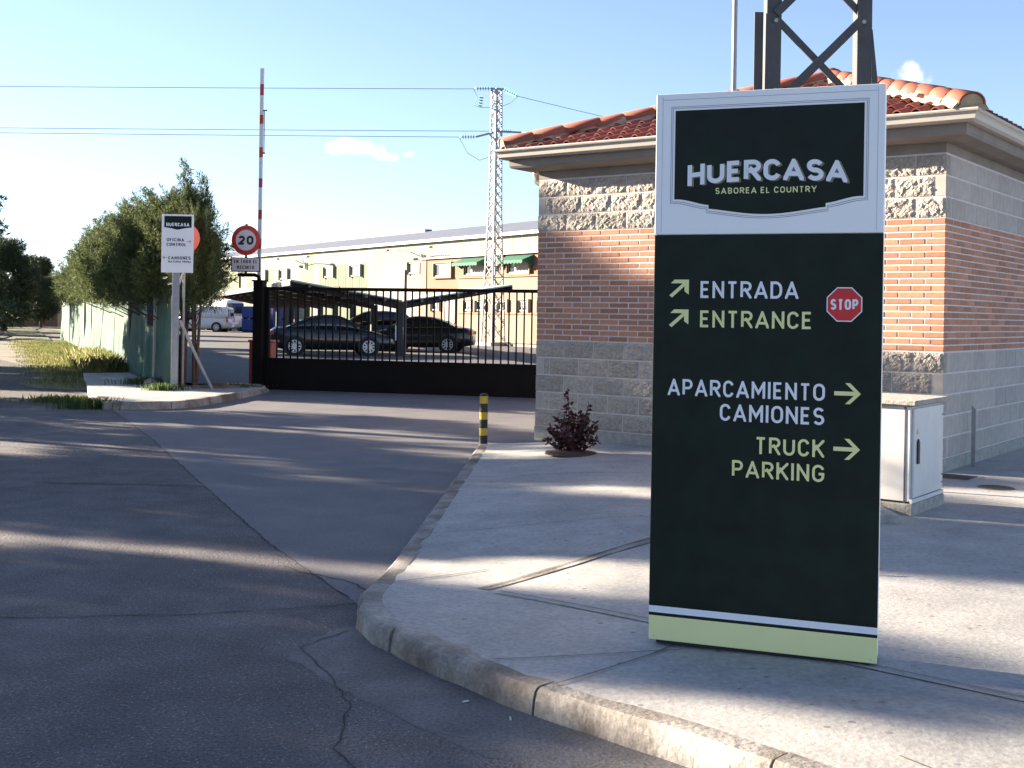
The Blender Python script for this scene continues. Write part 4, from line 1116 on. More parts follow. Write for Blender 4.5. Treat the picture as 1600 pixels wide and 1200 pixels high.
# ------------------------------------------------------------------ trees
def crown_mesh(name, clumps, leaf_n, length, width, m, rng, upbias=0.3, spray=5, flat_=1.0):
    """clumps: (x,y,z,r). Sprays of narrow leaves spread through every clump, thickest towards its outside"""
    Ps, Ds = [], []
    for (x, y, z, r_) in clumps:
        n = max(6, int(leaf_n*r_*r_))
        d = rng.normal(size=(n, 3)); d /= np.linalg.norm(d, axis=1, keepdims=True)
        rad = r_*rng.uniform(0.15, 1.0, n)**0.5
        p = np.array([x, y, z])+d*rad[:, None]*np.array([1, 1, flat_])
        dirs = d*0.8+rng.normal(size=(n, 3))*0.45; dirs[:, 2] += upbias
        dirs /= np.linalg.norm(dirs, axis=1, keepdims=True)
        for k in range(spray):
            Ps.append(p+dirs*(length*0.55*k/spray)); Ds.append(dirs+rng.normal(size=(n, 3))*0.5)
    V, F = leaves(np.concatenate(Ps), np.concatenate(Ds), length, width, rng)
    return np_mesh(name, V, F, m)
def cypress_proto(seed, h, rad, leader=False):
    rng = np.random.default_rng(seed); cl = []
    zb = 1.98
    n = 96
    for i in range(n):
        t = rng.random()
        z = zb+(h-zb)*t
        rr = rad*(1-0.72*max(0, t-0.35)/0.65)*(0.75+0.25*min(1, t/0.15))
        a = rng.random()*6.283; q = rr*rng.random()**0.45
        cl.append((q*math.cos(a), q*math.sin(a), z, rng.uniform(0.22, 0.42)*(1.05-0.5*t)))
    V = crown_mesh('crown', cl, 760, 0.17, 0.019, M['cypress'], rng, 0.75, 4)
    tw = []
    for i in range(46 if not leader else 30):                                            # upright wisps that break the outline
        a = rng.random()*6.283; t = rng.uniform(0.3, 1.0); rr = rad*(1-0.72*max(0, t-0.35)/0.65)*0.95
        p = np.array([rr*math.cos(a), rr*math.sin(a), zb+(h-zb)*t]); d = np.array([math.cos(a)*0.7, math.sin(a)*0.7, 0.8]); d /= np.linalg.norm(d)
        for k in range(7): q = p+d*0.085*k; tw.append((q[0], q[1], q[2], 0.10*(1-k/8.5)))
    if leader:
        for lx, ly, top in ((0.0, 0, 1.05), (0.42, 0.1, 0.75), (-0.25, 0.1, 0.4), (0.2, -0.1, 0.45)):
            for k in range(14):
                f_ = k/13; z = h-0.25+top*f_
                tw.append((lx+0.10*math.sin(z*2+lx), ly, z, 0.18*(1-f_)+0.05))
                if k % 2 == 0 and k < 13:
                    sg = 1 if (k//2) % 2 else -1
                    for j in range(1, 5): tw.append((lx+sg*0.065*j*(1.1-f_), ly+0.02*j, z+0.05*j, 0.075))
    V2 = crown_mesh('crown_wisps', tw, 1900 if leader else 2300, 0.10, 0.017, M['cypress'], rng, 0.9, 3)
    mb = MB()
    for i in range(3):
        a = i*2.1+seed; mb.tube([(0.06*math.cos(a), 0.06*math.sin(a), 0), (0.10*math.cos(a), 0.1*math.sin(a), 0.9), (0.22*math.cos(a), 0.22*math.sin(a), 2.0), (0.25*math.cos(a), 0.25*math.sin(a), h*0.8)], [0.085, 0.07, 0.05, 0.015], 8)
    for i in range(14):
        a = rng.random()*6.283; z = rng.uniform(1.3, h*0.75)
        mb.tube([(0.1*math.cos(a), 0.1*math.sin(a), z), (rad*0.75*math.cos(a), rad*0.75*math.sin(a), z+0.35)], [0.02, 0.006], 5)
    T = mb.mesh('trunk', M['bark'], True)
    return V, V2, T
CY = [cypress_proto(21, 3.75, 1.2), cypress_proto(22, 3.95, 1.25), cypress_proto(23, 3.6, 1.15)]
CYL = cypress_proto(24, 3.65, 0.95, True)
def place_cypress(pr, x, y, rz, sc, label):
    t = thing('cypress_tree', label, 'tree', (x, y, 0.0), rz, 'cypress trees behind the green fence')
    t.scale = sc
    for nm, me in (('crown', pr[0]), ('crown_wisps', pr[1]), ('trunk', pr[2])): link(bpy.data.objects.new(nm, me), t)
    return t
def on_fence(t, off): return F0.x+fd.x*t-fn.x*off, F0.y+fd.y*t-fn.y*off
LABS = ['dark cypress at the right end of the row, bare trunk beside the direction sign', 'tallest cypress with feathery leaders above the white direction board', 'third cypress of the row counted from the gate',
        'fourth cypress of the row counted from the gate', 'fifth cypress of the row counted from the gate', 'sixth cypress of the row counted from the gate', 'seventh cypress of the row counted from the gate',
        'eighth cypress of the row counted from the gate', 'ninth cypress of the row counted from the gate', 'tenth cypress of the row counted from the gate', 'eleventh cypress of the row counted from the gate',
        'twelfth cypress of the row, far down the fence', 'thirteenth cypress of the row, far down the fence', 'last cypress at the far end of the green fence']
specs = [(0.85, 0.45, CY[2], (0.44, 0.44, 0.9)), (1.6, 0.30, CYL, (0.76, 0.76, 0.97)), (2.5, 0.2, CY[0], (0.95, 0.95, 0.95)), (3.9, 0.25, CY[1], (0.9, 0.9, 0.93)), (5.6, 0.2, CY[2], (1, 1, 1.0)), (7.4, 0.25, CY[0], (0.95, 0.95, 0.97)),
         (9.3, 0.2, CY[1], (1, 1, 0.93)), (11.2, 0.2, CY[2], (1, 1, 1.04)), (13.2, 0.2, CY[0], (1, 1, 1)), (15.6, 0.3, CY[1], (1, 1, 0.98)), (18.2, 0.3, CY[2], (1.05, 1.05, 1.05)), (21.5, 0.4, CY[0], (1.1, 1.1, 0.95)), (25.5, 0.5, CY[1], (1.1, 1.1, 0.92)), (30.5, 0.5, CY[2], (1.2, 1.2, 0.95))]
for i, (t_, off, pr, sc) in enumerate(specs):
    x, y = on_fence(t_, off)
    place_cypress(pr, x, y, 0.0 if pr is CYL else i*1.7, sc, LABS[i])

def pine_proto(seed, h, rad, zb, n=26, leaf=250, L_=0.34, W_=0.05, per=4, cs=1.0):
    rng = np.random.default_rng(seed); cl = []; mb = MB()
    mb.tube([(0, 0, -0.1), (0.08, 0.03, h*0.3), (-0.05, 0.1, h*0.62), (0.05, 0.05, h*0.95)], [0.20, 0.16, 0.11, 0.03], 10)
    for i in range(n):
        t = (i+0.5)/n; z = zb+(h-zb)*t
        a = i*2.399+rng.random()*0.5; rr = rad*(0.45+0.55*math.sin(math.pi*min(1, 0.18+t*0.85)))*rng.uniform(0.55, 1.0)
        tip = (rr*math.cos(a), rr*math.sin(a), z)
        mb.tube([(0, 0.05, z-0.4), (tip[0]*0.5, tip[1]*0.5, z-0.15), tip], [0.045, 0.03, 0.012], 5)
        for k in range(per):
            f_ = rng.uniform(0.45, 1.05)
            cl.append((tip[0]*f_+rng.normal()*0.16, tip[1]*f_+rng.normal()*0.16, z-0.1+rng.normal()*0.13, rng.uniform(0.28, 0.52)*rad/1.9*cs))
    V = crown_mesh('crown', cl, leaf, L_, W_, M['pine'], rng, 0.25, 3, 0.62)
    return V, mb.mesh('trunk', M['bark'], True)
PI_ = [pine_proto(31, 7.4, 2.3, 2.9, 17), pine_proto(32, 6.2, 2.4, 1.2, 30, 330), pine_proto(33, 8.2, 2.5, 2.8, 28), pine_proto(34, 7.0, 2.5, 0.9, 22, 520, 0.34, 0.06, 3, 0.78), pine_proto(35, 6.6, 2.5, 0.8, 34, 480, 0.34, 0.06, 4, 0.85)]
def place_pine(pr, x, y, rz, sc, label):
    t = thing('pine_tree', label, 'tree', (x, y, -0.02), rz, 'pine trees along the gravel track')
    t.scale = (sc, sc, sc)
    for nm, me in (('crown', pr[0]), ('trunk', pr[1])): link(bpy.data.objects.new(nm, me), t)
    return t
place_pine(PI_[0], -24.6, 52.0, 0.4, 0.98, 'tall open pine at the left edge of the picture')
place_pine(PI_[1], -32.6, 76.0, 1.4, 0.92, 'dense dark pine right of the tall open pine at the left edge')
place_pine(PI_[1], -30.2, 66.0, 2.4, 0.8, 'low dense pine under the tall open pine at the left edge')
place_pine(PI_[1], -36.5, 104.0, 4.4, 0.86, 'distant pine behind the dark canopy roof at the end of the track')
place_pine(PI_[1], -36.6, 92.0, 2.2, 0.62, 'small dark pine in front of the house at the end of the track')
place_pine(PI_[1], -45.0, 112.0, 3.0, 1.0, 'distant pine at the far end of the gravel track')
place_pine(PI_[1], -41.0, 116.0, 5.5, 0.9, 'distant pine between its neighbours at the far end of the track')

# pines standing left of the road, outside the picture: their shade lies over the road and the pavement
SP = [(-5.0, 21.5, 4, 0.95, 0.3), (-2.0, 21.0, 4, 1.05, 1.2), (2.0, 22.8, 4, 1.0, 2.9), (4.9, 23.5, 3, 0.80, 1.9), (7.8, 22.0, 4, 0.80, 3.7), (10.4, 23.0, 3, 0.78, 0.9), (13.3, 23.5, 3, 0.98, 2.0), (18.8, 27.0, 4, 0.78, 4.2), (21.8, 30.0, 4, 0.74, 1.7)]
ORD = ['first', 'second', 'third', 'fourth', 'fifth', 'sixth', 'seventh', 'eighth', 'ninth', 'tenth', 'eleventh']
for i, (p_, t_, k_, sc, rz) in enumerate(SP):
    place_pine(PI_[k_], -0.92*t_+0.39*p_, 0.39*t_+0.92*p_, rz, sc*1.14, 'roadside pine left of the picture, %s of those shading the road' % ORD[i])

# ------------------------------------------------------------------ warehouse
WX, WY = 1.2, 60.4
wrz = math.atan2(-0.832, 0.555)
ware = thing('warehouse', 'long cream and green clad warehouse with grey metal roof and salmon office front', 'building', (WX, WY, 0), wrz)
XL, XR, EV = -62.0, 14.0, 5.85
mb = MB(); mb.box(XL, 0.0, 0, XR, 18, EV-0.05); wwall = mb.build('wall', M['ware_cream'], ware)
mb = MB(); mb.add([(XL, -0.25, EV), (XR, -0.25, EV), (XR, 9, 7.65), (XL, 9, 7.65), (XR, 18.2, EV), (XL, 18.2, EV)], [(0, 1, 2, 3), (3, 2, 4, 5), (0, 3, 5), (1, 4, 2), (0, 5, 4, 1)]); rf = mb.build('roof', M['ware_roof'], ware)
mb = MB(); mb.box(XL, -0.33, EV-0.14, XR, -0.252, EV+0.03); mb.build('eave_flashing', M['frame_white'], rf)
mb = MB(); mb.box(-62, 8.7, 7.55, -27, 9.3, 7.80); mb.build('ridge_vent', M['ware_roof'], rf)
def rib_sheet(w, h):
    n = 4; vs = []; fs = []
    xs_ = []
    for i in range(n):
        a = i*w/n; q = w/n
        xs_ += [(a, 0.0), (a+q*0.62, 0.0), (a+q*0.70, -0.010), (a+q*0.92, -0.010)]
    xs_.append((w, 0.0))
    for x, y in xs_: vs += [(x, y, 0), (x, y, h)]
    for i in range(len(xs_)-1): fs.append((2*i, 2*i+2, 2*i+3, 2*i+1))
    return vs, fs
PWD = 1.05
SHT = {}
def sheet_for(h, m):
    k = (round(h, 2), m)
    if k not in SHT:
        vs, fs = rib_sheet(PWD-0.01, h); me = bpy.data.meshes.new('cladding_panel'); me.from_pydata(vs, [], fs); me.materials.append(M[m]); SHT[k] = me
    return SHT[k]
rc = random.Random(4)
x = XL
while x < XR-PWD:
    if x < -36: up = rc.choice(['ware_grey', 'ware_cream', 'ware_lime']); lo = rc.choice(['ware_grey', 'ware_green', 'ware_lime'])
    elif x < -27: up = rc.choice(['ware_lime', 'ware_pink', 'ware_grey', 'ware_cream']); lo = rc.choice(['ware_lime', 'ware_grey', 'ware_grey', 'ware_pink', 'ware_green'])
    elif x < -19: up = rc.choice(['ware_cream', 'ware_grey', 'ware_pink', 'ware_cream']); lo = 'ware_green'
    else: up = 'ware_cream'; lo = 'ware_cream'
    inst('cladding_panel', sheet_for(1.09, up), wwall, (x, -0.045, 4.72))
    if x < -11.2: inst('cladding_panel', sheet_for(4.68, lo), wwall, (x, -0.045, 0.03))
    x += PWD
mb = MB(); mb.box(-23.9, -0.10, 2.55, -23.0, -0.082, 3.3); mb.build('red_panel', M['ware_red'], wwall)
def window(parent, x, z0, z1, w, y, sill=True, blind=0.0, bars=1):
    f = MB(); t = 0.07
    f.box(x-w/2, y-0.05, z0, x-w/2+t, y+0.02, z1).box(x+w/2-t, y-0.05, z0, x+w/2, y+0.02, z1).box(x-w/2+t, y-0.05, z0, x+w/2-t, y+0.02, z0+t).box(x-w/2+t, y-0.05, z1-t, x+w/2-t, y+0.02, z1)
    for b in range(bars):
        c = x-w/2+w*(b+1)/(bars+1); f.box(c-0.035, y-0.045, z0+t, c+0.035, y+0.015, z1-t)
    wo = f.build('window', M['frame_white'], parent)
    g = MB(); g.add([(x-w/2+t, y-0.012, z0+t), (x+w/2-t, y-0.012, z0+t), (x+w/2-t, y-0.012, z1-t), (x-w/2+t, y-0.012, z1-t)], [(0, 1, 2, 3)]); flat(g, 'pane', M['pane'], wo)
    if blind > 0:
        g = MB(); g.box(x-w/2+t+w*0.26, y-0.035, z0+t, x+w/2-t, y-0.018, z1-t); g.build('blind', M['blind'], wo)
    if sill:
        g = MB(); g.box(x-w/2-0.12, y-0.16, z0-0.10, x+w/2+0.12, y, z0); g.build('sill', M['sill'], wo)
    g = MB(); d = 0.14; g.box(x-w/2-0.09, y-d, z0-0.06, x-w/2, y, z1+0.07).box(x+w/2, y-d, z0-0.06, x+w/2+0.09, y, z1+0.07).box(x-w/2, y-d, z1, x+w/2, y, z1+0.07)
    g.build('reveal', M['ware_cream'] if not sill else M['sill'], wo)
for x in (-12.6, -20.5, -24.6, -32.4, -36.6):
    window(ware, x, 3.92, 4.62, 1.5, -0.09, sill=False, blind=1, bars=0)
# salmon office front
sal = MB().box(-10.8, -0.42, 0, XR, 0.0, 4.70).build('office_front', M['salmon'], ware)
mb = MB(); mb.box(-6.9, -0.47, 0.0, XR, -0.422, 3.52); mb.build('sand_band', M['sand'], sal)
mb = MB(); mb.box(-11.2, -0.46, 0, -10.55, -0.423, 4.70); mb.build('brick_pilaster', M['sand'], sal)
mb = MB(); mb.box(-6.9, -0.56, 3.52, XR, -0.423, 3.62).box(-6.9, -0.54, 1.58, XR, -0.4705, 1.68); mb.build('string_course', M['sill'], sal)
mb = MB(); mb.box(-11.2, -0.6, 4.70, XR, -0.05, 4.78); mb.build('coping', M['frame_white'], sal)
window(sal, -8.6, 3.66, 4.42, 1.9, -0.43, blind=1)
for x in (-5.2, -0.9):
    window(sal, x, 3.70, 4.40, 2.0, -0.43, blind=1)
    aw = MB(); w = 2.6
    aw.add([(x-w/2, -0.44, 4.62), (x+w/2, -0.44, 4.62), (x+w/2, -1.15, 4.34), (x-w/2, -1.15, 4.34)], [(0, 1, 2, 3)])
    n = 9
    for i in range(n):
        a, b = x-w/2+w*i/n, x-w/2+w*(i+1)/n
        aw.add([(a, -1.15, 4.34), (b, -1.15, 4.34), (b, -1.155, 4.20), ((a+b)/2, -1.155, 4.14), (a, -1.155, 4.20)], [(0, 1, 2, 3, 4)])
    for sx in (-1, 1): aw.add([(x+sx*w/2, -0.44, 4.62), (x+sx*w/2, -1.15, 4.34), (x+sx*w/2, -0.44, 4.0)], [(0, 1, 2)])
    aw.build('awning', M['awning'], sal)
mb = MB(); mb.box(-3.3, -0.85, 4.1, -2.35, -0.43, 4.68); ac = mb.build('air_conditioner', M['frame_white'], sal, bevel=0.02)
mb = MB(); mb.lathe([(0.22, -0.87), (0.22, -0.852)], 20, (-2.8, 0, 4.39), 'y'); mb.build('fan_grille', M['mast'], ac)
for x, y in ((-9.4, -0.43), (-5.7, -0.475), (-4.5, -0.475), (-2.3, -0.475), (-0.35, -0.475), (1.4, -0.475)):
    window(sal, x, 1.74, 2.30, 0.9, y, sill=False, bars=2)
mb = MB(); mb.box(-8.35, -0.46, 0.0, -7.35, -0.423, 2.25); dr = mb.build('door', M['blind'], sal)
mb = MB(); mb.box(-8.48, -0.50, 0, -8.351, -0.423, 2.37).box(-7.349, -0.50, 0, -7.22, -0.423, 2.37).box(-8.351, -0.50, 2.251, -7.349, -0.423, 2.37); mb.build('door_frame', M['frame_white'], dr)
mb = MB(); mb.box(-10.0, -2.2, 0.0, XR, -0.43, 0.12); mb.build('step', M['kerb'], ware)
def wall_lamp(x, lab):
    t = thing('wall_lamp', lab, 'lamp', (WX+0.555*x-0.832*0.1, WY-0.832*x-0.555*0.1, 4.9), wrz, 'double arm lamps on the warehouse wall')
    mb = MB(); mb.box(-0.05, -0.12, -0.35, 0.05, 0, 0.15); mb.build('bracket', M['galv'], t)
    for sx in (-1, 1):
        mb = MB(); mb.tube([(0, -0.1, 0), (sx*0.6, -0.5, 0.28), (sx*1.5, -0.9, 0.42), (sx*2.4, -1.1, 0.42)], 0.03, 6); a = mb.build('arm', M['galv'], t)
        mb = MB(); mb.box(sx*2.6-0.28, -1.22, 0.36, sx*2.6+0.28, -0.98, 0.48); mb.build('lamp_head', M['frame_white'], a, bevel=0.03)
wall_lamp(-11.6, 'double arm lamp on the cream cladding left of the salmon front'); wall_lamp(-28.5, 'double arm lamp on the striped cladding farther left')

# ------------------------------------------------------------------ lattice power pylon with wires
pyl = thing('power_pylon', 'pale lattice power pylon with green glass insulators in front of the warehouse', 'pylon', (-0.94, 59.2, 0), R(40))
PH, pb, pt = 12.85, 0.42, 0.17
def pw(z):
    return pb+(pt*1.35-pb)*min(z/6.5, 1) if z < 6.5 else pt*1.35+(pt-pt*1.35)*(z-6.5)/(PH-6.5)
cs = [(-1, -1), (1, -1), (1, 1), (-1, 1)]
for cx_, cy_ in cs:
    mb = MB()
    for z0, z1 in ((0, 6.5), (6.5, PH)):
        mb.bar((cx_*pw(z0), cy_*pw(z0), z0), (cx_*pw(z1), cy_*pw(z1), z1), 0.075, 0.075, (1, 0, 0))
    mb.build('leg', M['pylon'], pyl)
mb = MB(); mb.box(-0.65, -0.65, -0.02, 0.65, 0.65, 0.18); mb.build('footing', M['post'], pyl)
z = 0.2; flip = 1
while z < PH-0.3:
    hh = max(0.46, 2.0*pw(z)*1.05)
    z1 = min(z+hh, PH-0.05)
    for k in range(4):
        a, b = cs[k], cs[(k+1) % 4]
        mb = MB()
        mb.bar((a[0]*pw(z), a[1]*pw(z), z), (b[0]*pw(z1), b[1]*pw(z1), z1), 0.035, 0.035); mb.build('brace', M['pylon'], pyl)
        mb = MB(); mb.bar((b[0]*pw(z), b[1]*pw(z), z), (a[0]*pw(z1), a[1]*pw(z1), z1), 0.035, 0.035); mb.build('brace', M['pylon'], pyl)
    z = z1
CR = Matrix.Rotation(R(-40), 4, 'Z')                        # arms lie along the wires, not with the pylon's faces
def loc(x, y, z): return CR @ Vector((x, y, z))
for nm, a, b in [('cross_arm', (-1.0, 0, 10.42), (0.05, 0.1, 10.72)), ('cross_arm', (0.0, 0, 10.72), (1.25, 0.3, 10.72)), ('cross_arm', (-0.3, 0, 12.85), (0.35, 0.1, 12.85))]:
    mb = MB(); mb.bar(loc(*a), loc(*b), 0.09, 0.09); mb.build(nm, M['pylon'], pyl)
def string(a, b, n=6):
    a, b = Vector(a), Vector(b); mb = MB(); d = b-a
    mb.tube([loc(*a), loc(*b)], 0.014, 6); o = mb.build('insulator_rod', M['wire'], pyl)
    for i in range(n):
        p = a+d*((i+0.7)/(n+0.4)); q = p+d.normalized()*0.05
        m2 = MB(); m2.tube([loc(*p), loc(*q)], [0.125, 0.05], 12); m2.build('insulator_disc', M['insul'], o)
string((-0.3, 0, 12.85), (-1.15, 0, 12.82)); string((0.3, 0.1, 12.85), (1.05, 0.5, 12.58)); string((-1.0, 0, 10.42), (-1.85, 0, 10.40))
string((0.1, 0.1, 10.72), (0.75, 0.2, 10.75)); string((1.25, 0.3, 10.72), (1.95, 0.7, 10.50)); string((-0.75, 0.05, 12.5), (-0.82, 0.05, 11.9), 4)
for pts in [[(-1.15, 0, 12.8), (-0.95, 0, 12.4), (-1.1, 0.03, 12.0), (-0.8, 0.05, 11.9), (-0.2, 0.1, 11.92)], [(1.05, 0.5, 12.56), (0.7, 0.3, 12.2), (0.2, 0.1, 11.95)], [(-1.85, 0, 10.38), (-1.4, 0.0, 9.6), (-0.8, 0.0, 9.25), (-0.2, 0.1, 9.5)]]:
    mb = MB(); mb.tube([loc(*p) for p in pts], 0.014, 5); mb.build('jumper', M['wire'], pyl)
def wire(a, b, sag, lab, n=40):
    a, b = Vector(a), Vector(b); mb = MB()
    mb.tube([tuple(a+(b-a)*(i/n)-Vector((0, 0, 4*sag*(i/n)*(1-i/n)))) for i in range(n+1)], 0.016, 5)
    o = mb.build('power_wire', M['wire']); tag(o, lab, 'wire', 'power wires at the pylon')
wire((-2.09, 59.2, 12.82), (-100, 61, 12.9), 0.25, 'topmost power wire running left from the pylon head')
wire((-1.0, 59.2, 10.72), (-100, 61.2, 10.75), 0.2, 'upper one of the close pair of wires left of the pylon')
wire((-2.79, 59.2, 10.40), (-100, 59.6, 10.45), 0.2, 'lower one of the close pair of wires left of the pylon')
wire((0.11, 59.7, 12.58), (45, 102, 12.2), 0.5, 'power wire running right from the pylon head behind the gatehouse roof')
wire((1.01, 59.9, 10.5), (46, 102, 10.3), 0.5, 'lower power wire leaving right of the pylon behind the roof')

# ------------------------------------------------------------------ butterfly carport
crz = math.atan2(0.3, 0.954)
cp = thing('carport', 'dark butterfly carport roof on central posts over the parked cars', 'carport', (-4.1, 43.3, 0), crz)
ZV, ZTIP, WG = 1.86, 2.52, 4.05
for sx, depth in ((-1, 42.0), (1, 4.6)):
    mb = MB(); mb.add([(sx*0.05, -0.7, ZV+0.12), (sx*WG, -0.7, ZTIP+0.10), (sx*WG, depth, ZTIP+0.10), (sx*0.05, depth, ZV+0.12), (sx*0.05, -0.7, ZV+0.16), (sx*WG, -0.7, ZTIP+0.15), (sx*WG, depth, ZTIP+0.15), (sx*0.05, depth, ZV+0.16)],
                    [(0, 1, 2, 3), (4, 5, 6, 7), (0, 1, 5, 4), (1, 2, 6, 5), (2, 3, 7, 6), (3, 0, 4, 7)]); sh = mb.build('roof_sheet', M['canopy_top'], cp)
    mb = MB(); mb.box(sx*WG-0.03 if sx > 0 else sx*WG-0.03, -0.72, ZTIP-0.06, sx*WG+0.03, depth, ZTIP+0.12); mb.build('edge_beam', M['canopy_steel'], cp)
    for k in range(1, 6):
        xx = sx*WG*k/6; zz = ZV+(ZTIP-ZV)*k/6
        mb = MB(); mb.box(xx-0.04, -0.65, zz+0.0, xx+0.04, depth-0.1, zz+0.10); mb.build('purlin', M['purlin'], cp)
    yy = 0.0
    while yy < depth:
        mb = MB(); mb.add([(0, yy-0.06, ZV-0.18), (sx*WG, yy-0.06, ZTIP-0.06), (sx*WG, yy-0.06, ZTIP+0.08), (0, yy-0.06, ZV+0.10), (0, yy+0.06, ZV-0.18), (sx*WG, yy+0.06, ZTIP-0.06), (sx*WG, yy+0.06, ZTIP+0.08), (0, yy+0.06, ZV+0.10)],
                        [(0, 1, 2, 3), (4, 5, 6, 7), (0, 1, 5, 4), (1, 2, 6, 5), (2, 3, 7, 6), (3, 0, 4, 7)]); mb.build('beam', M['canopy_steel'], cp)
        yy += 5.0
yy = 0.0
while yy < 41:
    mb = MB(); mb.box(-0.13, yy-0.12, 0, 0.13, yy+0.12, ZV); mb.build('column', M['canopy_steel'], cp, bevel=0.01); yy += 5.0
mb = MB(); mb.box(-0.05, -0.9, 0.0, 0.05, -0.8, 3.1); mb.build('front_post', M['purlin'], cp)
mb = MB(); mb.box(-0.2, -0.165, 0.55, -0.13, -0.13, 1.1); mb.build('white_marker', M['white_paint'], cp)

# ------------------------------------------------------------------ vehicles
def loft(stations, ring):
    """stations: list of parameter tuples; ring(st) -> half outline points (x, y>=0, z) from bottom centre to top centre"""
    mb = MB(); rings = []
    for st in stations:
        h = ring(st); full = h+[(x, -y, z) for x, y, z in reversed(h[1:-1])]
        rings.append(full)
    n = len(rings[0])
    for rg_ in rings: mb.v += rg_
    for i in range(len(rings)-1):
        for k in range(n): mb.f.append((i*n+k, i*n+(k+1) % n, (i+1)*n+(k+1) % n, (i+1)*n+k))
    mb.f.append(tuple(range(n))); mb.f.append(tuple((len(rings)-1)*n+k for k in range(n))[::-1])
    return mb
def wheel(parent, x, y, r_, side):
    w = bpy.data.objects.new('wheel', None); link(w, parent); w.location = (x, y, r_)
    mb = MB(); mb.lathe([(r_*0.66, -0.11), (r_*0.93, -0.11), (r_, -0.08), (r_, 0.08), (r_*0.93, 0.11), (r_*0.66, 0.11)], 28, (0, 0, 0), 'y'); mb.build('tyre', M['tyre'], w, smooth=False)
    mb = MB(); mb.lathe([(r_*0.68, 0.0), (r_*0.68, side*0.06)], 28, (0, 0, 0), 'y'); mb.build('hub_back', M['black_plastic'], w)
    mb = MB(); n = 10
    for k in range(n):
        a = 2*math.pi*k/n; mb.bar((0.04*math.cos(a), side*0.108, 0.04*math.sin(a)), (r_*0.64*math.cos(a), side*0.112, r_*0.64*math.sin(a)), 0.05, 0.02, (0, 1, 0))
    for k in range(28):
        a, b = 2*math.pi*k/28, 2*math.pi*(k+1)/28
        mb.bar((r_*0.65*math.cos(a), side*0.112, r_*0.65*math.sin(a)), (r_*0.65*math.cos(b), side*0.112, r_*0.65*math.sin(b)), 0.025, 0.02, (0, 1, 0))
    mb.lathe([(0.06, side*0.10), (0.05, side*0.125)], 12, (0, 0, 0), 'y'); mb.build('rim', M['rim'], w)
def lerp_tab(tab, x):
    for (a, b), (c, d) in zip(tab, tab[1:]):
        if a <= x <= c: return b+(d-b)*(x-a)/(c-a) if c > a else d
    return tab[0][1] if x < tab[0][0] else tab[-1][1]
